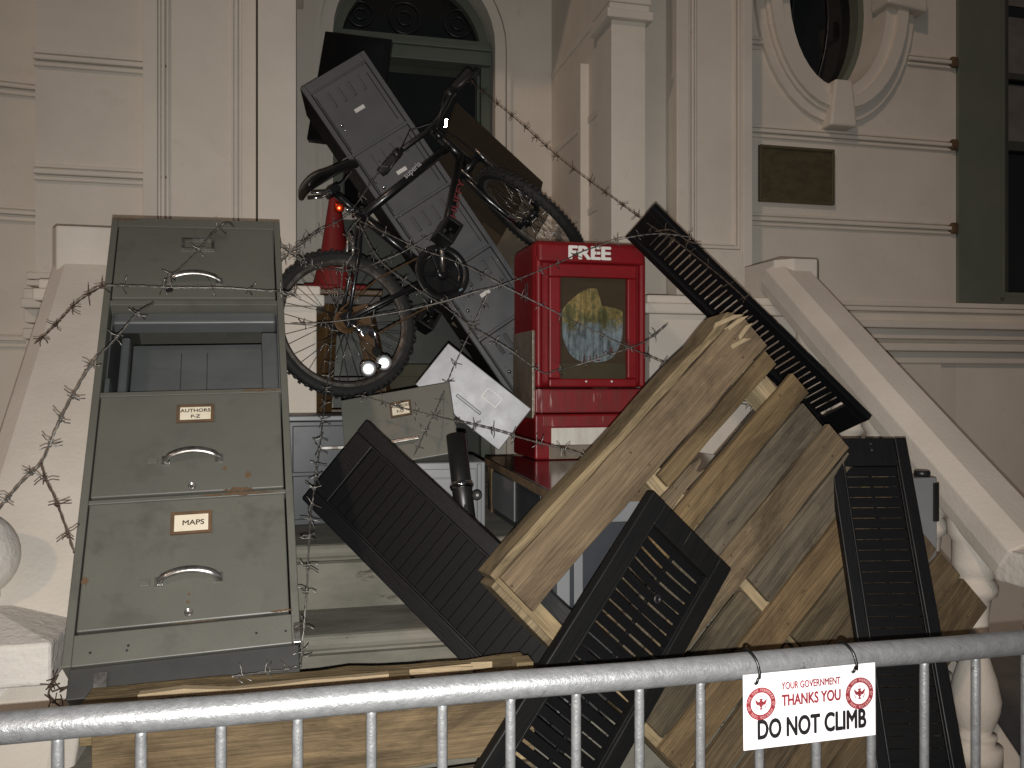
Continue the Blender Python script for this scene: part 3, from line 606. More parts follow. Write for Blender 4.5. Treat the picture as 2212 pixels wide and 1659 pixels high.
# frame and back panel seen inside the missing drawer's slot
MB().box(.022, W - .022, .925, .964, -.075, -.028).build('slide_frame', 'cabinet_inside', cb, .007, 3)
MB().box(.040, .062, .66, .917, -.11, -.075).build('slide_frame', 'cabinet_inside', cb, .006)
MB().box(W - .062, W - .020, .66, .917, -.11, -.06).build('slide_frame', 'cabinet_inside', cb, .006)
MB().box(.0205, .032, .682, .738, -.30, -.02).build('slide_rail', 'cabinet_inside', cb, .003)
MB().box(.062, W - .062, .60, .93, -.135, -.128).build('back_panel', 'cabinet_inside', cb, .002)
for x in (.185, .252): MB().box(x, x + .002, .60, .90, -.128, -.1265).build('panel_crease', 'cabinet_dark', cb)
def rustpatch(x0, x1, y, hw, z, seed):
    r = random.Random(seed); n = 14; up = []; dn = []
    for k in range(n + 1):
        x = x0 + (x1 - x0) * k / n; e = math.sin(PI * k / n) ** .5
        up.append((x, y + hw * e * r.uniform(.15, 1))); dn.append((x, y - hw * e * r.uniform(.15, 1)))
    MB().prism(dn + up[::-1], z, z + .0006).build('rust_patch', 'rust', cb)
rustpatch(.25, .43, .3715, .006, -.001, 1); rustpatch(.34, .44, .672, .005, -.001, 2); rustpatch(.30, .37, .380, .009, .0035, 3)
rustpatch(.0, .07, H - .008, .006, .0, 4); rustpatch(.352, .366, .418, .018, .0035, 5); rustpatch(.395, .447, .073, .004, .0035, 6)
rustpatch(.30, .312, .44, .010, .0036, 7); rustpatch(.2, .3, .067, .002, .0035, 8); rustpatch(.02, .035, .18, .015, .0035, 9)
for x in (.435,): MB().box(W - .014, W + .0006, .0, .045, -.03, .0008).build('corner_plate', 'chrome_worn', cb, .001)
for (x, y) in ((.12, .032), (.118, .022), (.37, .03), (.43, .028), (.05, .025)): MB().lathe([(.0028, 0), (.0028, .0004)], 8, T(x, y, -.0008)).build('bolt_hole', 'ink_black', cb)

# ---- pallet standing on edge under the cabinet
ups = thing('upright_pallet', 'weathered wooden pallet standing on edge under the filing cabinet', 'pallet', T(.1, 1.72, .3), 'wooden pallets')
def board(parent, name, x0, x1, y0, y1, z0, z1, m, M=Matrix(), jag0=0, jag1=0, seg=10, warp=.0015):
    "plank along x with uneven edges, optional broken ends"
    mb = MB(); n = seg; rows = []; warp = warp * 1.6
    rnd = random.Random(hash((round(x0, 3), round(y0, 3), round(z0, 3))) & 0xffff)
    ny = 6 if (jag0 or jag1) else 2
    def grid(z, t):
        vs = []
        for i in range(n + 1):
            for j in range(ny):
                u = i / n; v = j / (ny - 1); x = x0 + (x1 - x0) * u
                if i == 0 and jag0: x += jag0 * JA[j]
                if i == n and jag1: x -= jag1 * JB[j]
                y = y0 + (y1 - y0) * v
                if j in (0, ny - 1): y += E0[i] if j == 0 else E1[i]
                vs.append((x, y, z + ZW[i]))
        return vs
    JA = [rnd.random() for _ in range(ny)]; JB = [rnd.random() for _ in range(ny)]
    E0 = [rnd.uniform(-warp, warp) for _ in range(n + 1)]; E1 = [rnd.uniform(-warp, warp) for _ in range(n + 1)]; ZW = [rnd.uniform(-warp, warp) * .7 for _ in range(n + 1)]
    vs = grid(z0, 0) + grid(z1, 1); N = (n + 1) * ny; fs = []
    for i in range(n):
        for j in range(ny - 1):
            a = i * ny + j; fs += [(a, a + 1, a + ny + 1, a + ny), (N + a, N + a + ny, N + a + ny + 1, N + a + 1)]
        a = i * ny; fs.append((a, a + ny, N + a + ny, N + a)); a = i * ny + ny - 1; fs.append((a, N + a, N + a + ny, a + ny))
    for j in range(ny - 1):
        fs.append((j, N + j, N + j + 1, j + 1)); a = n * ny + j; fs.append((a, a + 1, N + a + 1, N + a))
    mb.add(vs, fs, M)
    return mb.build(name, m, parent, .0015, 1, world=(M == Matrix() and parent in WORLDP))
WORLDP = set([ups])
# boards here: x along X, y -> depth, z up
board(ups, 'stringer', -.40, .445, 1.670, 1.770, .890, .962, 'wood_side', seg=14, warp=.003)
board(ups, 'deck_board', -.375, .445, 1.655, 1.669, .80, .940, 'wood', seg=14, warp=.003)
board(ups, 'deck_board', -.375, .445, 1.655, 1.669, .665, .782, 'wood_grey', seg=14)
board(ups, 'deck_board', -.375, .445, 1.655, 1.669, .50, .645, 'wood', seg=14)
board(ups, 'deck_board', -.30, .40, 1.672, 1.690, .963, .975, 'splinter', jag1=.22, seg=9, warp=.004)
board(ups, 'stringer', -.40, .445, 1.670, 1.770, .32, .365, 'wood_side')
for x in (-.36, .15, .39): MB().box(x, x + .045, 1.6705, 1.765, .366, .889).build('block', 'wood_pale', ups, .003, world=True)
MB().box(.155, .195, 1.646, 1.69, .941, .975).build('block', 'wood_side', ups, .002, world=True)
MB().box(.405, .440, 1.646, 1.69, .941, .985).build('block', 'wood_side', ups, .002, world=True)

# ================================================================ LEANING PALLET (right)
PM = ortho(RT([[0.7225, -0.6851, 0.0935], [0.1276, -0.0009, -0.9918], [0.6795, 0.7285, 0.0868]], [1.21, 1.941, 0.249]))
pal = thing('leaning_pallet', 'wooden pallet tipped up diagonally behind the black shutters, with broken slats', 'pallet', PM, 'wooden pallets')
def pb(u0, u1, y0, y1, m='wood', z0=-.018, z1=0, **k): return board(pal, 'deck_board', u0, u1, y0, y1, z0, z1, m, T(), **k)
pb(.012, .955, 1.025, 1.14, 'wood_orange', seg=14)
board(pal, 'side_board', .0, .95, 1.141, 1.163, -.105, -.004, 'wood_side', T(), jag1=.03, seg=14, warp=.002)
pb(.475, .94, .970, 1.016, 'wood', seg=8)
pb(.41, .60, .928, .966, 'wood', jag1=.05, seg=5, z0=-.016, z1=-.002)
pb(.30, .96, .845, .918, 'wood', seg=10)
pb(.02, .925, .748, .838, 'wood_grey')
pb(.03, .945, .650, .742, 'wood')
pb(.47, .935, .553, .643, 'wood_grey', seg=6)
pb(.025, .44, .556, .636, 'wood_grey', seg=6, jag1=.015)
pb(.0, .95, .449, .545, 'wood_orange')
pb(.01, .43, .354, .436, 'wood', seg=6)
pb(.455, .945, .346, .440, 'wood_grey', seg=6)
pb(-.015, .95, .243, .338, 'wood', z1=.002, z0=-.017)
pb(.0, .955, .128, .228, 'wood')
pb(.0, .955, .0, .115, 'wood')
for u0, u1 in ((.0, .042), (.445, .50), (.855, .905)):
    MB().box(u0, u1, .0, 1.14, -.105, -.0185).build('stringer', 'wood_pale', pal, .003)
for y0, y1 in ((.0, .10), (.42, .52), (.80, .88)):
    MB().box(0, .95, y0, y1, -.124, -.1055).build('bottom_board', 'wood_grey', pal, .002)
MB().box(-.018, -.001, .80, 1.14, -.10, -.002).build('end_board', 'wood_side', pal, .003)
board(pal, 'deck_board', .01, .25, .86, .93, -.055, -.04, 'wood', T(0, 0, 0) @ T(.02, .88, -.03) @ RZ(-38) @ T(-.02, -.88, 0), jag1=.03)
for u, y, s in ((.93, 1.13, 1), (.90, 1.085, .8), (.935, 1.10, .7), (.92, 1.15, 1.1)):
    MB().prism([(-.05 * s, -.006), (.035 * s, -.003), (.01 * s, .007), (-.04 * s, .006)], 0, .007, T(u, y, .001) @ RZ(random.uniform(-25, 25)) @ RY(-12)).build('splinter', 'splinter', pal, .001)

nail = MB().lathe([(.0032, 0), (.0032, .0012), (.001, .0016)], 8).mesh('nail'); rn = random.Random(3)
for yc in (1.08, .99, .875, .786, .693, .596, .496, .396, .295, .18, .06):
    for uc in (.021, .472, .88):
        if yc > .95 and uc < .4 and yc < 1.05: continue
        for k in (-1, 1): inst('nail', nail, T(uc + rn.uniform(-.012, .012), yc + k * .024 + rn.uniform(-.006, .006), .0008), pal, 'rust')
# ================================================================ SHUTTERS
def shutter(M, W, L, label, gap=.004, pitch=.027, mtl='vinyl', top=.065, bow=0, tilt=14, lip=True, split=True, seed=1):
    "origin at top-left, x across, -y down its length, z to the face"
    s = thing('window_shutter', label, 'shutter', M, 'black louvred shutters'); rn = random.Random(seed)
    st = .042 * W / .28
    for x in (0, W - st): MB().box(x, x + st, -L, 0, -.026, 0).build('stile', mtl, s, .003)
    MB().box(st, W - st, -top, -.0005, -.026, -.0012).build('rail', mtl, s, .003); MB().box(st, W - st, -L + .0005, -L + top, -.026, -.0012).build('rail', mtl, s, .003)
    if lip: 
        for x in (st, W - st - .006): MB().box(x, x + .006, -L + top, -top, -.022, -.0022).build('bead', mtl, s, .0015)
    n = int((L - 2 * top) / pitch); me = {}
    y = -top - gap / 2
    for i in range(n):
        hh = pitch - gap; b_ = bow * math.exp(-((i - 2.5) / 3.0) ** 2) if bow else 0
        if b_ > .002 or (bow and rn.random() < .3):
            b2 = b_ + (rn.uniform(-.002, .002) if bow else 0); N = 8; vs = []; fs = []
            for k in range(N + 1):
                x = st + (W - 2 * st) * k / N; dy = -b2 * math.sin(PI * k / N) * (1 if i % 2 else .55); dz = -abs(b2) * .5 * math.sin(PI * k / N)
                vs += [(x, y + dy, -.009 + dz), (x, y + dy - hh, -.016 + dz + .009), (x, y + dy - hh, -.019 + dz + .009), (x, y + dy, -.012 + dz)]
            for k in range(N):
                for q in range(4): fs.append((k * 4 + q, k * 4 + (q + 1) % 4, k * 4 + 4 + (q + 1) % 4, k * 4 + 4 + q))
            MB().add(vs, fs).build('slat', 'vinyl_slat', s)
        else:
            if 'a' not in me:
                me['a'] = MB().box(st, W - st, -hh, 0, -.0015, .0015, RX(-tilt)).mesh('slat')
            inst('slat', me['a'], T(0, y, -.013), s, 'vinyl_slat')
        y -= pitch
    if split: MB().box(W / 2 - .004, W / 2 + .004, -L + top, -top, -.022, -.0165).build('tilt_rod', mtl, s, .001)
    return s
def scaled(R, t, k):
    cam0 = Vector((0, 0, CAMZ)); return ortho(RT(R, list(cam0 + (Vector(t) - cam0) * k)))
sA = shutter(scaled([[0.6127, -0.6158, -0.4954], [-0.1623, 0.5154, -0.8415], [0.7735, 0.5959, 0.2158]], [-0.017, 2.582, 1.202], .93), .28, .95,
        'black louvred shutter lying slantwise across the steps beside the filing cabinet', gap=.0012, pitch=.031, tilt=4, split=False)
sB = shutter(scaled([[0.7315, 0.6279, 0.2657], [0.148, 0.2342, -0.9609], [-0.6656, 0.7422, 0.0784]], [0.774, 1.826, 1.294], .955), .286, 1.05,
        'dusty black shutter with bent louvres propped against the pallet front', gap=.0065, pitch=.0275, mtl='vinyl_dusty', bow=.006, top=.056, seed=4)
MB().lathe([(.011, 0), (.011, .004), (.004, .004), (.004, 0)], 16, T(.155, -.175, -.006)).build('grommet', 'ink_black', sB)
sC = shutter(ortho(RT([[0.133, -0.6879, -0.7135], [-0.9205, 0.1812, -0.3463], [0.3675, 0.7028, -0.6091]], [1.856, 2.756, 1.341])) @ T(0, 1.05, 0), .205, 1.05,
        'black shutter sloping down towards the right hand balustrade, wall showing through its slots', gap=.0055, pitch=.0255, tilt=10, top=.085, seed=3, split=False)
sD = shutter(scaled([[0.9778, 0.07, -0.1973], [-0.2093, 0.3448, -0.9151], [0.0039, 0.9361, 0.3518]], [1.503, 2.244, 1.38], .93), .22, 1.30,
        'tall black shutter standing upright at the right in front of the pallet', gap=.0022, pitch=.0285, tilt=5, top=.08, seed=5)
MB().lathe([(.003, 0), (.003, .002)], 8, T(.118, -.018, -.001)).lathe([(.003, 0), (.003, .002)], 8, T(.118, -.036, -.001)).build('screw', 'chrome_worn', sD)

# ================================================================ LOCKER
LM = ortho(RT([[0.8274, -0.555, -0.0856], [-0.0369, 0.0984, -0.9945], [0.5603, 0.826, 0.0609]], [-0.031, 3.925, 2.864]))
lk = thing('locker_column', 'grey steel column of stacked box lockers tilted behind the bicycle', 'locker', LM)
LW, LL, LD = .338, 2.06, .33; pt = .3345
b = MB().box(0, .022, -LL, 0, -LD, 0).box(LW - .022, LW, -LL, 0, -LD, 0).box(.022, LW - .022, -.042, 0, -LD, 0)
for k in range(7): b.box(.022, LW - .022, -.042 - pt * k - .008, -.042 - pt * k + .008 * (k > 0), -LD, -.002)
b.build('carcass', 'locker_paint', lk, .003)
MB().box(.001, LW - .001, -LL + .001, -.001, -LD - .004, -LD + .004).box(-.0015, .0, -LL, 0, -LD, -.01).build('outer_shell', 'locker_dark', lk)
for k in range(6):
    yt = -.042 - pt * k - .010; yb = yt - pt + .014
    d = MB().box(.026, LW - .026, yb, yt, -.016, .001).build('door', 'locker_paint', lk, .004)
    for q in range(4):
        x = .075 + .052 * q
        MB().add([(x, yt - .03, .001), (x + .020, yt - .03, .001), (x + .020, yt - .105, .001), (x, yt - .105, .001), (x + .016, yt - .036, .009), (x + .016, yt - .099, .009)], [(0, 3, 5, 4), (1, 4, 5, 2), (0, 4, 1), (3, 2, 5)]).build('louvre', 'locker_paint', d)
    if k != 2: MB().box(.145, .195, yb + .148, yb + .166, .001, .002).build('number_label', 'white_print', d)
    MB().lathe([(.009, 0), (.009, .004), (.006, .009), (.001, .010)], 14, T(.058, yb + .135, .001)).build('knob', 'chrome', d)
    for yy in (.163, .105): MB().lathe([(.003, 0), (.003, .003), (.001, .004)], 8, T(.058 - .002, yb + yy, .001)).build('rivet', 'chrome', d)
    MB().box(.030, .034, yb + .02, yt - .02, .001, .003).box(LW - .05, LW - .046, yb + .03, yt - .04, .001, .0025).build('door_seam', 'locker_dark', d)

# ================================================================ NEWS BOX
bd = 3.10
nb0 = P(1155, 985, bd); nb1 = PY(1397, 985, nb0.y); NW = nb1.x - nb0.x; NZ = 1.263
news = thing('newspaper_box', 'red plastic free newspaper box with round poster in its window', 'newspaper box', T(nb0.x, nb0.y, NZ))
zz = lambda py: CAMZ - (py - 829.5) * bd / FPX - NZ
xx = lambda px: PY(px, 800, nb0.y).x - nb0.x
NT = zz(515); ND = .34
def rbox(x0, x1, y0, y1, z0, z1): return MB().box(x0, x1, y0, y1, z0, z1)
housing = MB().box(0, NW, .012, ND, zz(838), NT).build('housing', 'red_plastic', news, .03, 5)
for x in (.004, NW - .03): MB().box(x, x + .026, -.004, .02, zz(838), NT - .055).build('corner_post', 'red_plastic', housing, .012, 4)
MB().box(.008, NW - .008, -.012, .02, zz(566), NT - .012).build('header', 'red_plastic', housing, .014, 4)
text('lettering', 'FREE', .066, T(xx(1272), -.0125, zz(543)) @ RX(90), 'white_print', news, 1, .045, fit=(.166, .050))
dr = MB().box(.05, NW - .045, -.016, .012, zz(597), zz(568)).box(.05, NW - .045, -.016, .012, zz(836), zz(818)).box(.05, xx(1209), -.016, .012, zz(818), zz(597)).box(xx(1352), NW - .045, -.016, .012, zz(818), zz(597)).build('door_frame', 'red_plastic', news, .006, 3)
MB().box(xx(1209), xx(1352), -.004, -.002, zz(818), zz(597)).build('window', 'box_window', dr)
MB().box(xx(1209) - .005, xx(1352) + .005, .006, .0115, zz(822), zz(593)).build('window_backing', 'tan_board', dr)
cx, cz = xx(1281), zz(703); pr = MB(); n = 44; pts = []
for i in range(n):
    a = 2 * PI * i / n; r = .125 + (.004 * math.sin(5 * a)); x = r * math.cos(a) * 1.0; z = r * math.sin(a) * 1.1
    if x > .035 and z > .06: z = .06 + (z - .06) * .25
    pts.append((max(-.118, min(.118, x)) + cx, z + cz))
pr.add([(x, .0035, z) for x, z in pts], [tuple(range(n))]); pr.build('poster', 'poster', dr)
MB().box(xx(1209), xx(1352), .002, .006, zz(818), zz(784)).build('news_rack', 'cardboard', dr, .001)
for i, ch in enumerate("ILL'S"):
    text('poster_letter', ch, .034, T(xx(1262) + .027 * i, .0028, zz(775) + .0055 * (i - .8) ** 2 * .5) @ RX(90) @ RZ(6 * (i - 1)), 'old_red', dr, .9, .02)
for px in (1263, 1318): MB().lathe([(.004, 0), (.004, .003), (.001, .004)], 10, T(xx(px), -.016, zz(824)) @ RX(90)).build('rivet', 'white_print', dr)
base = MB().box(.004, NW - .004, .006, ND - .01, zz(893), zz(840)).build('base', 'red_worn', news, .006, 3)
MB().box(.0, NW, -.004, ND - .012, 0, zz(895)).build('pedestal', 'red_plastic', base, .008, 3)
MB().box(.03, NW - .02, -.0065, -.003, zz(922), zz(899)).build('scuffed_ledge', 'red_worn', base, .002)
MB().box(xx(1190), xx(1352), -.0075, -.003, zz(962), zz(925)).build('label_panel', 'white_worn', base, .001)
MB().box(xx(1190) - .008, xx(1352), -.007, -.003, .003, zz(963)).build('label_panel', 'foil', base, .001)
MB().box(-.004, .008, .02, ND - .02, zz(905), zz(712)).build('side_panel', 'foil', news, .004)
MB().box(-.002, .002, .10, .105, NT - .22, NT - .15).box(-.002, .002, .13, .135, NT - .22, NT - .15).build('vent_slot', 'ink_black', housing)

# ================================================================ DESK
DX, DY0, DY1, DZ = .62, 2.10, 3.19, 1.262
dk = thing('steel_desk', 'dark glossy topped steel desk with chipped edges under the red newspaper box', 'desk', T(DX, DY0, .69))
WORLDP.add(dk)
dpl = [(.615, DY0 + .0), (1.55, DY0), (1.55, DY1), (.66, DY1)]
MB().prism(dpl, DZ - .004, DZ).build('top', 'table_gloss', dk, .001, world=True)
MB().prism([(.613, DY0 - .002), (1.552, DY0 - .002), (1.552, DY1 + .002), (.658, DY1 + .002)], DZ - .030, DZ - .0045).build('top_edge', 'ply_edge', dk, .003, world=True)
for a, b_ in (((.615, DY0 + .02), .17), ((.655, DY1 - .14), .17)):
    MB().prism([(0, 0), (.06, 0), (.012, -.17), (0, -.17)], 0, .02, Matrix(((0, 0, 1, a[0] - .002), (1, 0, 0, a[1]), (0, 1, 0, DZ - .031), (0, 0, 0, 1)))).build('corner_bracket', 'ply_edge', dk, .003, world=True)
MB().box(.64, 1.53, DY0 + .012, DY0 + .04, DZ - .085, DZ - .031).build('apron', 'grey_steel', dk, .003, world=True)
MB().box(.64, .95, DY0 + .02, DY0 + .06, .705, DZ - .086).build('pedestal_panel', 'slate_steel', dk, .003, world=True)
for x in (.625, 1.50): MB().box(x, x + .035, DY0 + .005, DY0 + .05, .69, DZ - .031).build('leg', 'grey_steel', dk, .003, world=True)
MB().box(.67, .73, DY1 - .22, DY1 - .03, 1.07, DZ - .031).build('leg', 'grey_steel', dk, .003, world=True)
MB().box(.66, .672, DY0 + .30, DY1 - .05, .90, DZ - .031).build('side_panel', 'slate_steel', dk, .003, world=True)
MB().box(.655, .66, DY0 + .6, DY1 - .15, 1.09, DZ - .04).build('modesty_panel', 'grey_steel', dk, .002, world=True)
for px, py, d in ((1290, 1180, 2.25), (1250, 1210, 2.22)):
    q = P(px, py, d); MB().box(q.x - .012, q.x + .012, q.y, q.y + .02, .70, DZ - .09).build('inner_leg', 'grey_steel', dk, .002, world=True)
MB().box(1.0, 1.5, DY0 + .35, DY0 + .36, .89, DZ - .06).build('back_panel', 'grey_steel', dk, .002, world=True)

# ---- loose drawer fronts
def quadthing(name, label, cat, o, xp, yp): return thing(name, label, cat, frame(o, xp, yp))
o = P(900, 815, 3.06)
nrm = (V3(0, 0, CAMZ) - P(1000, 925, 3)).normalized(); ctr = P(1023, 857, 2.98)
ex = P(1145, 868, 3) - P(968, 728, 3); ex = (ex - nrm * ex.dot(nrm)).normalized(); ey = nrm.cross(ex)
o = ctr - ex * .186 - ey * .0925
wd = quadthing('drawer_front', 'bare shiny metal drawer front balanced on its corner by the newspaper box', 'drawer', o, o + ex, o + ey)
MB().box(0, .372, 0, .185, -.016, 0).box(.02, .355, .01, .175, -.10, -.016).build('panel', 'bare_steel', wd, .003)
def holder(p, x0, x1, y0, y1, m, t=.006):
    MB().box(x0, x1, y1 - t, y1, 0, .006).box(x0, x1, y0, y0 + t, 0, .006).box(x0, x0 + t, y0 + t, y1 - t, 0, .006).box(x1 - t, x1, y0 + t, y1 - t, 0, .006).build('label_holder', m, p, .001)
holder(wd, .205, .272, .108, .150, 'white_print', .0045)
MB().box(.135, .150, .055, .066, 0, .016).box(.228, .243, .055, .066, 0, .016).box(.135, .243, .055, .066, .0165, .022).build('handle', 'grey_steel', wd, .004, 3)
gd = quadthing('drawer_front', 'grey-green drawer front labelled authors resting under the bicycle wheel', 'drawer', P(747, 1012, 2.62), P(989, 970, 2.62), P(733, 862, 2.72))
MB().box(0, .352, -.01, .232, -.016, 0).box(.02, .33, .0, .21, -.16, -.016).build('panel', 'drawer_paint', gd, .003)
holder(gd, .155, .222, .140, .192, 'rust', .006)
MB().box(.159, .218, .145, .187, 0, .002).build('paper_label', 'paper', gd)
text('lettering', 'AUTHORS', .0135, T(.189, .176, .0026), 'ink_brown', gd, .95, .02); text('lettering', 'F-O', .0135, T(.186, .158, .0026), 'ink_brown', gd, 1, .02)
MB().box(.135, .145, .050, .060, 0, .012).box(.225, .235, .050, .060, 0, .012).box(.132, .238, .049, .061, .0125, .018).build('handle', 'chrome_worn', gd, .003)
# ---- cabinets half hidden behind the shutter
q = P(618, 905, 2.80)
dcab = thing('steel_chest', 'dark slate steel drawer chest between the filing cabinet and the loose drawer front', 'cabinet', T(q.x, q.y, 1.072) @ RZ(6))
MB().box(0, .40, 0, .30, 0, .345).build('carcass', 'slate_steel', dcab, .004)
MB().box(.02, .38, -.008, .0, .175, .33).build('drawer', 'slate_steel', dcab, .003); MB().box(.02, .38, -.008, .0, .02, .165).build('drawer', 'slate_steel', dcab, .003)
MB().box(.10, .26, -.02, -.009, .25, .262).build('handle', 'chrome_worn', dcab, .002)
MB().box(-.01, .41, -.012, .30, .346, .362).build('lid', 'grey_steel', dcab, .003)
q = P(885, 1150, 2.62)
gcab = thing('steel_cupboard', 'low light grey steel cupboard standing on a step behind the slanting shutter', 'cabinet', T(q.x, q.y, 1.072) @ RZ(-3))
MB().box(0, .235, 0, .28, 0, .225).build('carcass', 'grey_steel', gcab, .004)
MB().box(.012, .205, -.010, -.0005, .012, .205).box(.03, .19, -.014, -.0105, .175, .18).build('door', 'grey_steel', gcab, .004)
MB().box(.208, .222, -.012, -.0005, .0, .22).build('post', 'grey_steel', gcab, .003)
# black pipe with chrome ring
pp = thing('black_tube', 'black plastic tube with chrome collar behind the desk corner', 'tube', T(*P(1010, 1180, 2.5)))
a, b_ = P(985, 940, 2.56), P(1012, 1180, 2.45)
MB().tube(a, b_, .030, 18).build('tube', 'black_plastic', pp, world=True)
t_ = .44; MB().tube(a.lerp(b_, t_), a.lerp(b_, t_ + .055), .0335, 20).tube(a.lerp(b_, t_ + .02), a.lerp(b_, t_ + .035), .036, 20).build('collar', 'chrome', pp, world=True)
c0 = a.lerp(b_, .68); MB().path([c0 + Vector((-.004, -.033, .02)), c0 + Vector((-.004, -.036, -.03)), c0 + Vector((.004, -.036, -.05)), c0 + Vector((.008, -.034, 0))], .003, 6).build('clip', 'chrome', pp, world=True)
q = P(1030, 1070, 2.32)
ca = thing('castor', 'small black castor wheel by the desk edge', 'castor', T(*q))
MB().lathe([(.010, -.006), (.014, -.003), (.014, .003), (.010, .006)], 18, RX(80)).build('wheel', 'rubber', ca); MB().lathe([(.004, -.008), (.004, .008)], 10, RX(80)).build('hub', 'chrome_worn', ca)

# ================================================================ STOOL, CONE, BOARDS, SCREEN
sp = P(738, 622, 3.78)
stl = thing('wooden_stool', 'tall brown wooden stool with splayed legs behind the rear wheel', 'stool', T(sp.x, sp.y, 1.072))
sh = sp.z - 1.072
MB().box(-.15, .17, -.14, .16, sh - .045, sh - .02).build('seat', 'stool_wood', stl, .006)
MB().box(-.14, .16, -.13, .15, sh - .085, sh - .046).build('seat_rail', 'stool_dark', stl, .003)
for sx, sy in ((-1, -1), (1, -1), (-1, 1), (1, 1)):
    a = Vector((.01 + sx * .075, sy * .10, sh - .086)); b_ = Vector((.01 + sx * (.13 if sx < 0 else .24), sy * .17, .0)); mb = MB()
    mb.prism([(-.036, -.036), (.036, -.036), (.036, .036), (-.036, .036)] if sy < 0 else [(-.02, -.02), (.02, -.02), (.02, .02), (-.02, .02)], 0, (b_ - a).length, along(a, b_)); mb.build('leg', 'stool_wood', stl, .004)
MB().box(-.17, .19, -.13, -.115, .30, .36).build('stretcher', 'stool_wood', stl, .003); MB().box(-.15, .17, .10, .115, .45, .50).build('stretcher', 'stool_dark', stl, .003)
cn = thing('traffic_cone', 'red traffic cone standing on the wooden stool', 'cone', T(sp.x - .030, sp.y + .02, sp.z - .019))
MB().lathe([(.095, 0), (.098, .02), (.062, .16), (.035, .34), (.022, .43), (.016, .44)], 28).build('cone_body', 'cone_red', cn)
MB().box(-.135, .135, -.135, .135, 0, .022).build('base', 'cone_red', cn, .01, 3)
bb = quadthing('cupboard_door', 'dark brown wooden cupboard door leaning behind the front wheel', 'panel', P(905, 480, 4.05), P(1100, 632, 4.42), P(985, 215, 4.42))
MB().box(0, .69, 0, .80, -.02, 0).build('panel', 'brown_board', bb, .003)
MB().box(.36, .69, .0, .26, .0005, .012).build('edge_batten', 'tan_board', bb, .003)
MB().path([(.60 + .011 * math.cos(t * PI / 8), .66 + .016 * math.sin(t * PI / 8), .003) for t in range(16)], .0025, 6, True).build('keyhole_plate', 'bronze_rim', bb)
tb = quadthing('tan_plank', 'tan wooden plank leaning beside the lockers under the bicycle fork', 'plank', P(1020, 595, 4.02), P(1120, 650, 3.98), P(965, 405, 4.08))
MB().box(.03, .17, -.25, .46, -.018, 0).build('plank', 'tan_board', tb, .002)
tv = quadthing('flat_screen', 'black flat screen leaning in the doorway behind the lockers', 'screen', P(662, 300, 4.62), P(806, 318, 4.62), P(648, 59, 4.72))
MB().box(0, .375, 0, .64, -.05, 0).build('casing', 'tv_black', tv, .006); MB().box(.03, .345, .05, .60, .0005, .002).build('screen', 'tv_screen', tv)
# stacked boxes seen through the wheel
for k, (px, py, d, w_, h_, m, lab) in enumerate(((905, 905, 4.3, .36, .34, 'greenstone', 'grey-green box on the landing seen through the rear wheel'), (880, 745, 4.35, .34, .22, 'cardboard', 'dull tan box stacked behind the rear wheel'), (770, 900, 4.45, .26, .30, 'greenstone', 'dark box at the back behind the stool legs'))):
    q = P(px, py, d); zb = 1.072 if k != 1 else 1.072 + .345
    bx = thing('storage_box', lab, 'box', T(q.x, q.y, zb))
    MB().box(-w_ / 2, w_ / 2, 0, .28, 0, h_).build('body', m, bx, .006); MB().box(-w_ / 2 - .006, w_ / 2 + .006, -.006, .286, h_ - .06, h_ + .004).build('lid', m, bx, .004)
    MB().box(-.03, .03, -.004, 0, h_ * .2, h_ * .62).build('tape_strip', 'cardboard', bx)
# small grey can behind the right shutter, and spare boards by the baluster
q = P(1975, 1060, 2.45)
cn2 = thing('metal_canister', 'small grey metal canister beside the right hand balustrade', 'canister', T(q.x, q.y, .93))
MB().box(-.05, .045, -.04, .05, 0, .345).build('body', 'grey_steel', cn2, .006); MB().lathe([(.022, 0), (.022, .012), (.018, .016)], 16, T(.018, -.01, .346)).build('cap', 'black_plastic', cn2); MB().box(.028, .046, -.046, -.04, .22, .33).build('clip', 'black_plastic', cn2, .002)

# ================================================================ BICYCLE
BK = ortho(RT([[0.8027, -0.5523, 0.2249], [0.2846, 0.0234, -0.9584], [0.524, 0.8333, 0.176]], [0.133, 3.256, 1.767]))
bk = thing('bicycle', 'black mountain bike reared up nose high against the lockers', 'bicycle', BK)
V = Vector
hub, bbp, sc, ht, hb = V((0, 0, 0)), V((.435, -.035, 0)), V((.306, .315, 0)), V((.812, .425, 0)), V((.85, .315, 0))
f = MB()
for a, b_, r in ((sc, ht + V((.012, -.03, 0)), .017), (bbp, hb + V((-.008, .02, 0)), .0215), (bbp, sc + V((-.012, .035, 0)), .0165), (hb + V((.006, -.02, 0)), ht + V((-.006, .02, 0)), .021)): f.tube(a, b_, r, 14)
for s in (-1, 1):
    f.path([bbp + V((-.02, 0, s * .03)), V((.30, -.022, s * .045)), V((0, 0, s * .062))], .010, 10)
    f.path([sc + V((-.005, .0, s * .02)), V((.20, .20, s * .045)), V((0, 0, s * .062))], .008, 10)
f.lathe([(.023, -.036), (.023, .036)], 16, T(*bbp)).box(-.022, .022, -.028, .028, -.066, -.060).box(-.022, .022, -.028, .028, .060, .066)
fr_ = f.build('frame', 'black_metal', bk)
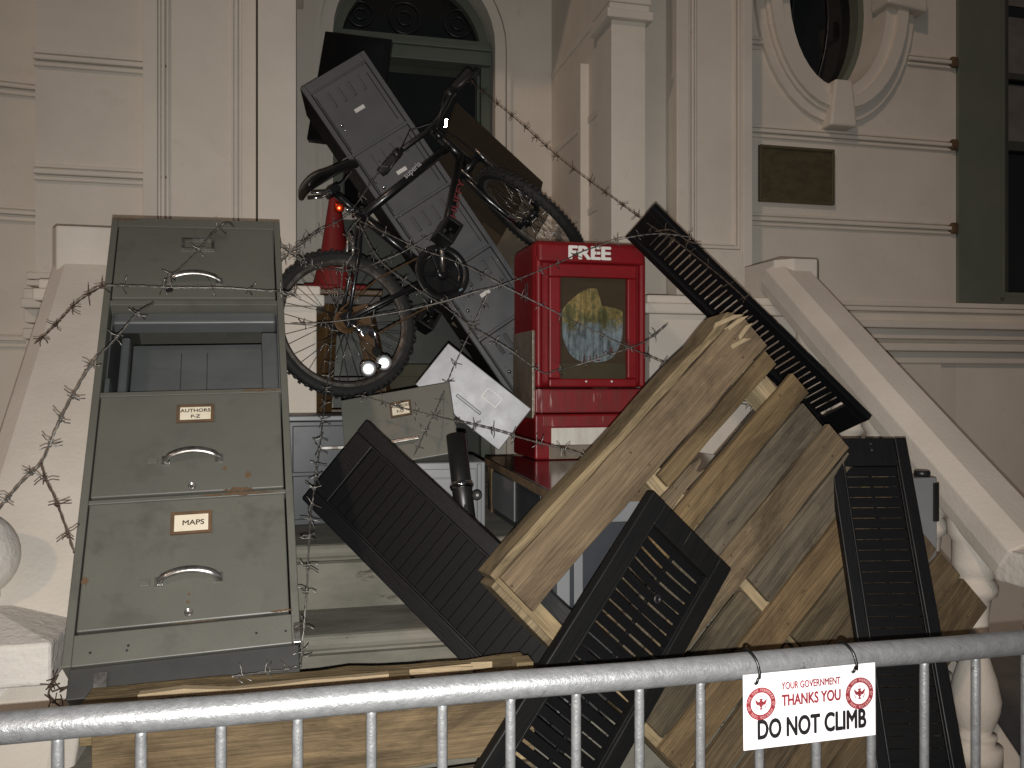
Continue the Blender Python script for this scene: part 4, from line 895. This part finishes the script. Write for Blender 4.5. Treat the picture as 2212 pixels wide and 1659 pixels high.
# lettering on the tubes
def tubetext(a, b_, s, u, size, m, off, sx=1, bold=.01, flip=False):
    d = (b_ - a).normalized(); y = V((0, 0, 1)).cross(d)
    if flip: d = -d; y = -y
    o = a.lerp(b_, u) + V((0, 0, off))
    M = Matrix(((d[0], y[0], 0, o[0]), (d[1], y[1], 0, o[1]), (d[2], y[2], 1, o[2]), (0, 0, 0, 1)))
    return text('frame_lettering', s, size, M, m, fr_, sx, bold)
tubetext(sc, ht, 'superia', .58, .034, 'decal_white', .0172, 1.0, .012)
tubetext(bbp, hb, 'HUFFY', .64, .040, 'decal_red', .0215, 1.5, .012)
# saddle
sv = []; sf = []
prof = [(.145, .068, .0), (.165, .082, .012), (.21, .080, .018), (.26, .058, .014), (.31, .034, .012), (.36, .026, .012), (.405, .020, .004), (.418, .010, -.006)]
for i, (x, hw, t_) in enumerate(prof):
    for k in range(10):
        a = PI * k / 9; sv.append((x, .512 + t_ - .03 * (1 - math.sin(a)) * 1.0 + (.01 if i > 1 else 0), -hw * math.cos(a)))
for i in range(len(prof) - 1):
    for k in range(9): sf.append((i * 10 + k, i * 10 + k + 1, i * 10 + 11 + k, i * 10 + 10 + k))
for i in (0, len(prof) - 1): sf.append(tuple(i * 10 + k for k in range(10)))
sadm = MB().add(sv, sf, None, True); sad = sadm.build('saddle', 'saddle', bk)
so_ = sad.modifiers.new('solid', 'SOLIDIFY'); so_.thickness = .022; so_.offset = -1; sb_ = sad.modifiers.new('sub', 'SUBSURF'); sb_.levels = 1; sb_.render_levels = 2
for s in (-1, 1): MB().path([(.17, .475, s * .03), (.22, .455, s * .026), (.30, .455, s * .026), (.37, .485, s * .012)], .0045, 8).build('saddle_rail', 'chrome', sad)
MB().box(.37, .405, .5375, .5385, -.008, .008).build('saddle_badge', 'decal_white', sad)
MB().tube(sc, V((.262, .448, 0)), .0135, 14).build('seat_post', 'black_metal', bk)
MB().box(.235, .285, .435, .465, -.032, .032).build('seat_clamp', 'black_metal', bk, .006)
MB().tube(sc + V((-.03, .03, .02)), sc + V((-.055, .05, .028)), .007, 8).tube(sc + V((-.018, .02, -.03)), sc + V((-.018, .02, .03)), .006, 8).build('quick_release', 'chrome', bk)
Vn = (BK.to_3x3().inverted() @ (V((0, 0, CAMZ)) - BK @ V((.235, .385, .02)))).normalized()
Mr = T(.232, .378, .03) @ Vn.to_track_quat('Z', 'Y').to_matrix().to_4x4()
rr = MB().lathe([(.020, -.006), (.020, 0), (.016, .002), (.001, .003)], 20, Mr).build('rear_reflector', 'reflector_red', bk)
def wheel(M, name, R=.285, tilt=0):
    wl = MB().lathe([(.016, -.05), (.016, -.03), (.024, -.028), (.024, -.022), (.014, -.018), (.014, .018), (.024, .022), (.024, .028), (.016, .03), (.016, .05)], 18, M).build(name, 'black_metal', bk)
    n = 60; tr = R - .026
    ty = MB(); vs = []; fs = []; sec = [(-.016, -.014), (-.022, .002), (-.017, .017), (0, .023), (.017, .017), (.022, .002), (.016, -.014)]
    for i in range(n):
        a = 2 * PI * i / n
        for z, r in sec: vs.append(((tr + r) * math.cos(a), (tr + r) * math.sin(a), z))
    m = len(sec)
    for i in range(n):
        for k in range(m - 1): fs.append((i * m + k, ((i + 1) % n) * m + k, ((i + 1) % n) * m + k + 1, i * m + k + 1))
    ty.add(vs, fs, M, True); tyre = ty.build('tyre', 'rubber', wl)
    kn = MB()
    for i in range(72):
        a = 360 * i / 72
        for z, r, rx in ((.017, .013, 50), (-.017, .013, -50), (.008 if i % 2 else -.008, .0225, 12 if i % 2 else -12)):
            kn.box(-.003, .004, -.006, .006, -.006, .006, M @ RZ(a) @ T(tr + r, 0, z) @ RY(-rx if False else 0))
    kn.build('tread', 'rubber', tyre)
    rm = MB(); vs = []; fs = []; sec = [(-.013, tr - .012), (-.013, tr - .026), (-.006, tr - .034), (.006, tr - .034), (.013, tr - .026), (.013, tr - .012)]; m = len(sec)
    for i in range(n):
        a = 2 * PI * i / n
        for z, r in sec: vs.append((r * math.cos(a), r * math.sin(a), z))
    for i in range(n):
        for k in range(m): fs.append((i * m + k, ((i + 1) % n) * m + k, ((i + 1) % n) * m + (k + 1) % m, i * m + (k + 1) % m))
    rm.add(vs, fs, M, False).build('rim', 'rim_rusty', wl)
    me = MB().tube((0, 0, 0), (0, 0, 1), .0011, 6).mesh('spoke')
    for i in range(36):
        a = 2 * PI * i / 36; s = .024 if i % 2 else -.024; off = R_(62) * (1 if (i // 2) % 2 else -1)
        A = M @ V((.022 * math.cos(a + off), .022 * math.sin(a + off), s)); B = M @ V(((tr - .030) * math.cos(a), (tr - .030) * math.sin(a), s * .12))
        inst('spoke', me, along(A, B) @ Matrix.Diagonal((1, 1, (B - A).length, 1)), wl, 'spoke')
    return wl
rw = wheel(Matrix(), 'rear_wheel')
# spoke reflector (two round lobes) turned to the camera, enlarged to imitate flash glare
def glint(name, c, r, mtl, parent, up=0):
    cw = BK @ V(c); n_ = (BK.to_3x3().inverted() @ (V((0, 0, CAMZ)) - cw)).normalized()
    M = T(*c) @ n_.to_track_quat('Z', 'Y').to_matrix().to_4x4()
    return MB().lathe([(r, -.006), (r, 0), (r * .85, .0016), (r * .4, .0024), (.0005, .0026)], 22, M).build(name, mtl, parent)
r1_, r2_ = (-.032, -.192, .034), (.032, -.205, .034)
rf = MB().tube((-.032, -.196, .022), (.032, -.208, .022), .012, 10).build('spoke_reflector', 'black_plastic', rw)
glint('reflector_lens', r1_, .033, 'reflector', rf); glint('reflector_lens', r2_, .033, 'reflector', rf)
MB().box(-.012, .012, -.208, -.190, .030, .0335).build('glare_bridge', 'reflector', rf, .003)  # bright piece joining the lobes, shaped to imitate the glare
# sprockets, derailleur, chain
MB().lathe([(.045, .030), (.047, .032), (.045, .034), (.036, .036), (.036, .040), (.028, .042), (.028, .046)], 26).build('sprocket', 'chain', rw)
dl = MB().path([(0, -.02, .055), (.012, -.055, .062), (.05, -.07, .068)], .012, 10).path([(.05, -.07, .068), (.055, -.095, .066), (.03, -.15, .064)], .008, 10).build('derailleur', 'chrome', bk)
MB().box(.005, .05, -.082, -.064, .074, .078).build('derailleur_plate', 'chrome', dl, .003)
for c in ((.052, -.092, .062), (.022, -.155, .062)): MB().lathe([(.016, -.005), (.018, 0), (.016, .005)], 14, T(*c)).build('jockey_wheel', 'black_plastic', dl)
ch = [(0, .046, .04), (.20, .075, .045), (.43, .062, .05)]; ch2 = [(.04, -.10, .05), (.22, -.11, .05), (.40, -.125, .05)]
for pts in (ch, ch2):
    a, b_, c_ = [V(p) for p in pts]; pp_ = [a.lerp(b_, k / 12) for k in range(12)] + [b_.lerp(c_, k / 12) for k in range(13)]
    MB().path(pp_, [.0042 if k % 2 else .0028 for k in range(25)], 6).build('chain', 'chain', bk)
# crankset
ck = MB().lathe([(.085, .044), (.096, .046), (.096, .049), (.085, .051), (.074, .051), (.074, .044)], 44, T(*bbp), cap=False).build('crankset', 'black_metal', bk)
MB().lathe([(.110, .060), (.114, .062), (.114, .065), (.110, .067), (.088, .067), (.088, .060)], 44, T(*bbp), cap=False).lathe([(.086, .046), (.086, .0465)], 44, T(*bbp)).build('chain_guard', 'black_plastic', ck)
for k in range(5): MB().prism([(.02, -.011), (.09, -.007), (.09, .007), (.02, .011)], .052, .058, T(*bbp) @ RZ(72 * k + 10)).build('spider_arm', 'black_metal', ck, .002)
MB().lathe([(.028, .04), (.028, .070), (.016, .074)], 18, T(*bbp)).build('crank_boss', 'black_metal', ck)
for i in range(40):
    pass
arm = [(bbp + V((0, 0, .066)), bbp + V((.072, .118, .082))), (bbp + V((0, 0, -.066)), bbp + V((-.072, -.118, -.082)))]
for k, (a, b_) in enumerate(arm):
    am = MB().tube(a, b_, .011, 10, .009).build('crank_arm', 'black_metal' if k else 'chrome_worn', ck)
    s = 1 if k == 0 else -1
    pc = b_ + V((0, 0, s * .055)); pd = MB()
    for q in (-1, 1): pd.box(-.045, .045, q * .03 - .006, q * .03 + .006, -.045, .045, T(*pc) @ RZ(25)); pd.box(q * .04 - .006, q * .04 + .006, -.025, .025, -.045, .045, T(*pc) @ RZ(25))
    pd.tube(b_, pc + V((0, 0, s * .045)), .007, 8)
    pe = pd.build('pedal', 'black_plastic', ck, .002)
MB().box(.005, .022, -.128, -.121, .0675, .069, T(*bbp) @ T(.012, .03, 0)).build('crank_sticker', 'poster', ck)
# fork, front wheel, bars : turned square to the frame
ax_ = V((-.30, .954, 0)).normalized(); bar = (V((1.045, .61, .075)) - V((.55, .452, -.075)))
bar = (bar - ax_ * bar.dot(ax_)).normalized(); fwd = bar.cross(ax_).normalized()   # wheel's own forward
if fwd.z < 0: pass
SMx = lambda o: Matrix(((fwd[0], ax_[0], bar[0], o[0]), (fwd[1], ax_[1], bar[1], o[1]), (fwd[2], ax_[2], bar[2], o[2]), (0, 0, 0, 1)))
c0 = hb - ax_ * .03; fh = c0 - ax_ * .33 + fwd * .035
fk = MB().tube(hb, c0, .018, 12)
fk.tube(c0 - bar * .062, c0 + bar * .062, .020, 12)
for s in (-1, 1): fk.path([c0 + bar * s * .058, c0 - ax_ * .16 + bar * s * .058, c0 - ax_ * .20 + bar * s * .058 + fwd * .01, fh + bar * s * .058], [.017, .017, .013, .012], 12)
fk_ = fk.build('fork', 'black_metal', bk)
for s in (-1, 1): MB().tube(c0 - ax_ * .17 + bar * s * .058 , c0 - ax_ * .30 + bar * s * .058 + fwd * .03, .0135, 12).build('fork_leg', 'chrome', fk_)
wheel(SMx(fh), 'front_wheel')
stem0 = ht + ax_ * .015; clampc = ht + ax_ * .075 + fwd * .05
MB().tube(ht, ht + ax_ * .06, .017, 12).path([ht + ax_ * .055, ht + ax_ * .07 + fwd * .03, clampc], .016, 12).build('stem', 'black_metal', bk)
hbp = [clampc + bar * (-.285) - fwd * .035 + ax_ * .03, clampc - bar * .18 - fwd * .015 + ax_ * .03, clampc - bar * .10 + ax_ * .012, clampc - bar * .04, clampc + bar * .04, clampc + bar * .10 + ax_ * .012, clampc + bar * .18 - fwd * .015 + ax_ * .03, clampc + bar * .285 - fwd * .035 + ax_ * .03]
hbr = MB().path(hbp, .0112, 12).build('handlebar', 'black_metal', bk)
for s, i0, i1 in ((-1, 0, 1), (1, 7, 6)):
    e0, e1 = hbp[i0], hbp[i1]; n = 13
    MB().path([e0.lerp(e1, -.03 + .125 / .11 * k / 12 * .9) for k in range(n)], [.0205 if k % 2 else .0190 for k in range(n)], 12).build('grip', 'rubber', hbr)
    j = e1 + bar * s * (-.01)
    lv = MB().path([j, j + fwd * .03 - ax_ * .005, j + fwd * .045 + bar * s * .03 - ax_ * .01, j + fwd * .055 + bar * s * .075 - ax_ * .016, j + fwd * .042 + bar * s * .12 - ax_ * .02], [.012, .010, .007, .006, .006], 8).build('brake_lever', 'black_plastic', hbr)
    MB().lathe([(.019, -.018), (.019, .018)], 14, along(j - bar * .018, j + bar * .018)).build('shifter', 'black_plastic', hbr)
    MB().path([j + fwd * .03, j + fwd * .10 - bar * s * .06 + ax_ * .02, clampc + fwd * .09 - bar * s * .02 - ax_ * .02, ht + fwd * .05 - ax_ * .03 + bar * s * .03, hb + fwd * .04 - ax_ * .06 + bar * s * .045], .0026, 6).build('cable', 'black_plastic', hbr)
cw = clampc + fwd * .04 - ax_ * .035 + bar * .03
n_ = (BK.to_3x3().inverted() @ (V((0, 0, CAMZ)) - BK @ cw)).normalized()
MB().prism([(-.006, -.018), (.006, -.018), (.007, .018), (-.007, .018)], -.004, 0, T(*cw) @ n_.to_track_quat('Z', 'Y').to_matrix().to_4x4() @ RZ(32)).build('front_reflector', 'reflector', bk, .003)
for s in (-1, 1):
    j = c0 + bar * s * .05 - ax_ * .02 + fwd * .03
    MB().path([j - ax_ * .05, j, j + ax_ * .05 + bar * s * .004], .007, 8).build('brake_arm', 'chrome_worn', bk)
    j = V((.165, .20, s * .045)); MB().path([j, j + V((.03, .035, 0)), j + V((.055, .075, -s * .03))], .007, 8).build('brake_arm', 'chrome_worn', bk)

# ================================================================ BARBED WIRE
def barb_mesh(seed):
    r = random.Random(seed); mb = MB()
    for k in range(2):
        a0 = r.uniform(0, 6.28); x = -.004 + .007 * k
        coil = [(.0034 * math.cos(a0 + t), .0034 * math.sin(a0 + t), x + .0006 * t) for t in [i * .9 for i in range(9)]]
        def spike(p, nxt, L):
            p = Vector(p); d = (p - Vector(nxt)).normalized(); o = Vector((p.x, p.y, 0)).normalized()
            return [p + (d * .8 + o * .5) * L * .5 + Vector((0, 0, r.uniform(-.3, .3))) * L * .5, p + (d * .75 + o * .75) * L + Vector((0, 0, r.uniform(-.5, .5))) * L]
        h = spike(coil[0], coil[1], r.uniform(.013, .019)); t = spike(coil[-1], coil[-2], r.uniform(.013, .019))
        mb.path([h[1], h[0]] + coil + t, .00125, 5)
    return mb.mesh('barb')
BARBS = {m: [barb_mesh(s) for s in range(6)] for m in ('wire_steel', 'wire_rusty')}
def catmull(pts, step=.008):
    out = []; n = len(pts)
    for i in range(n - 1):
        p0, p1, p2, p3 = pts[max(i - 1, 0)], pts[i], pts[i + 1], pts[min(i + 2, n - 1)]
        m = max(2, int((p2 - p1).length / step))
        for k in range(m):
            t = k / m
            out.append(.5 * ((2 * p1) + (p2 - p0) * t + (2 * p0 - 5 * p1 + 4 * p2 - p3) * t * t + (3 * p1 - p0 - 3 * p2 + p3) * t ** 3))
    out.append(pts[-1]); return out
def barbed(label, pts, m='wire_steel', space=.088, seed=0):
    r = random.Random(seed); W_ = [P(*p) for p in pts]; cur = catmull(W_)
    o = thing('barbed_wire', label, 'barbed wire', T(*W_[0]), 'barbed wire strands'); inv = T(*W_[0]).inverted()
    L = 0; h1 = []; h2 = []; nextb = .03; bs = []
    for i, p in enumerate(cur):
        if i: L += (p - cur[i - 1]).length
        t = (cur[min(i + 1, len(cur) - 1)] - cur[max(i - 1, 0)]).normalized()
        u = Vector((0, 0, 1)).cross(t)
        u = u.normalized() if u.length > .05 else Vector((1, 0, 0)); v = t.cross(u); a = L / .05 * 2 * PI
        q = u * math.cos(a) * .0013 + v * math.sin(a) * .0013
        wob = Vector((r.uniform(-1, 1), r.uniform(-1, 1), r.uniform(-1, 1))) * .0003
        h1.append(inv @ (p + q + wob)); h2.append(inv @ (p - q + wob))
        if L > nextb: bs.append((p, t)); nextb += space * r.uniform(.8, 1.2)
    MB().path(h1, .00115, 5).path(h2, .00115, 5).build('wire', m, o)
    for p, t in bs:
        inst('barb', r.choice(BARBS[m]), inv @ T(*p) @ t.to_track_quat('Z', 'Y').to_matrix().to_4x4() @ RZ(r.uniform(0, 360)), o, m)
    return o
barbed('long rusty barbed wire from the bicycle grip down to the sloping shutter', [(1014, 165, 3.55), (1035, 192, 3.5), (1120, 262, 3.4), (1220, 350, 3.25), (1330, 432, 3.12), (1410, 490, 3.0), (1470, 528, 2.92), (1560, 600, 2.86), (1610, 645, 2.82)], 'wire_rusty', .085, 1)
barbed('dark barbed wire hanging over the left parapet to the cabinet side', [(75, 742, 2.2), (110, 712, 2.16), (165, 655, 2.1), (205, 628, 2.06), (226, 616, 2.04)], 'wire_rusty', .07, 2)
barbed('barbed wire stretched straight across the top drawer of the filing cabinet', [(226, 616, 2.04), (300, 618, 2.05), (370, 621, 2.06), (480, 622, 2.10), (560, 627, 2.13), (606, 630, 2.16), (640, 640, 2.4)], 'wire_steel', .10, 3)
barbed('barbed wire running up the left edge of the cabinet into the empty drawer', [(-10, 1110, 1.75), (45, 1045, 1.75), (90, 1000, 1.74), (118, 935, 1.74), (150, 870, 1.78), (200, 785, 1.84), (242, 740, 1.88), (300, 675, 1.93), (332, 655, 1.98)], 'wire_steel', .07, 4)
barbed('short barbed wire branch hanging down beside the cabinet left side', [(88, 1000, 1.735), (100, 1040, 1.73), (118, 1075, 1.72), (140, 1135, 1.70), (160, 1195, 1.70)], 'wire_rusty', .06, 5)
barbed('barbed wire bent over the top handle of the filing cabinet', [(372, 622, 2.05), (366, 595, 2.06), (385, 585, 2.08), (425, 545, 2.13), (455, 510, 2.18), (490, 482, 2.24), (505, 490, 2.28)], 'wire_steel', .11, 6)
barbed('barbed wire hanging down right beside the filing cabinet', [(743, 560, 2.85), (734, 640, 2.8), (719, 702, 2.75), (713, 791, 2.65), (704, 851, 2.55), (689, 982, 2.3), (673, 1100, 2.05), (668, 1165, 1.95), (662, 1290, 1.85), (653, 1400, 1.80), (650, 1440, 1.76)], 'wire_steel', .075, 7)
barbed('loose barbed wire end lying along the black base of the cabinet', [(650, 1440, 1.75), (620, 1446, 1.72), (570, 1452, 1.69), (500, 1462, 1.65)], 'wire_steel', .05, 8)
barbed('barbed wire dipping from the cabinet to the bicycle seat tube', [(600, 528, 2.5), (640, 555, 2.7), (681, 575, 2.9), (730, 584, 3.0), (773, 581, 3.05), (812, 569, 3.1), (870, 545, 3.12), (935, 505, 3.15)], 'wire_steel', .075, 9)
barbed('barbed wire climbing from behind the cabinet past the red reflector to the bars', [(606, 566, 2.75), (650, 528, 2.9), (693, 497, 3.05), (737, 474, 3.1), (763, 450, 3.15), (800, 398, 3.2), (833, 352, 3.28)], 'wire_steel', .08, 10)
barbed('barbed wire from the seat tube over the crank and across the newspaper box door', [(776, 477, 3.05), (840, 506, 3.0), (901, 536, 2.98), (960, 556, 2.95), (1020, 581, 2.92), (1086, 617, 2.9), (1193, 671, 2.92), (1309, 727, 2.95), (1438, 786, 2.8)], 'wire_steel', .085, 11)
barbed('barbed wire across the rear wheel rising to the newspaper box lettering', [(628, 700, 2.8), (680, 698, 2.82), (728, 694, 2.85), (850, 676, 2.88), (949, 654, 2.9), (1026, 631, 2.9), (1086, 616, 2.89), (1211, 566, 2.94), (1262, 542, 2.98), (1345, 516, 3.0), (1420, 505, 2.95), (1490, 512, 2.9)], 'wire_steel', .085, 12)
barbed('barbed wire from the chain stay sagging over the newspaper box window', [(776, 482, 3.06), (821, 563, 3.0), (901, 625, 2.95), (955, 658, 2.92), (1015, 704, 2.88), (1093, 751, 2.85), (1170, 804, 2.88), (1200, 800, 2.9), (1253, 787, 2.93), (1340, 758, 2.9), (1395, 737, 2.85), (1443, 700, 2.8)], 'wire_steel', .085, 13)
barbed('barbed wire dropping across the shiny metal drawer front', [(1053, 636, 2.86), (1038, 670, 2.86), (1021, 706, 2.85), (1003, 745, 2.82), (978, 797, 2.78), (963, 836, 2.72), (939, 892, 2.62), (915, 940, 2.55), (894, 985, 2.50)], 'wire_steel', .075, 14)
barbed('barbed wire running level over both loose drawer fronts to the pallet edge', [(768, 858, 2.58), (778, 854, 2.57), (838, 872, 2.55), (890, 887, 2.52), (948, 901, 2.5), (1052, 925, 2.42), (1140, 950, 2.35), (1234, 976, 2.28), (1282, 995, 2.25)], 'wire_steel', .065, 15)
barbed('tangled barbed wire strand wound around the bicycle seat tube', [(780, 470, 3.08), (752, 505, 3.06), (765, 540, 3.04), (748, 575, 3.04), (758, 610, 3.02), (735, 650, 2.98)], 'wire_steel', .05, 16)
barbed('tangle of dark barbed wire between the newel post and the cabinet foot', [(100, 1490, 1.9), (125, 1460, 1.88), (105, 1500, 1.86), (140, 1530, 1.84), (170, 1515, 1.82), (150, 1478, 1.80), (190, 1545, 1.80)], 'wire_rusty', .04, 17)
barbed('short loose barbed wire curling over the shutter top above the newspaper box', [(1415, 500, 2.86), (1450, 497, 2.85), (1485, 520, 2.85), (1515, 528, 2.84)], 'wire_rusty', .07, 18)
barbed('bit of barbed wire sticking out of the pallet gap', [(1600, 872, 2.4), (1622, 875, 2.38), (1650, 888, 2.36)], 'wire_steel', .03, 19)
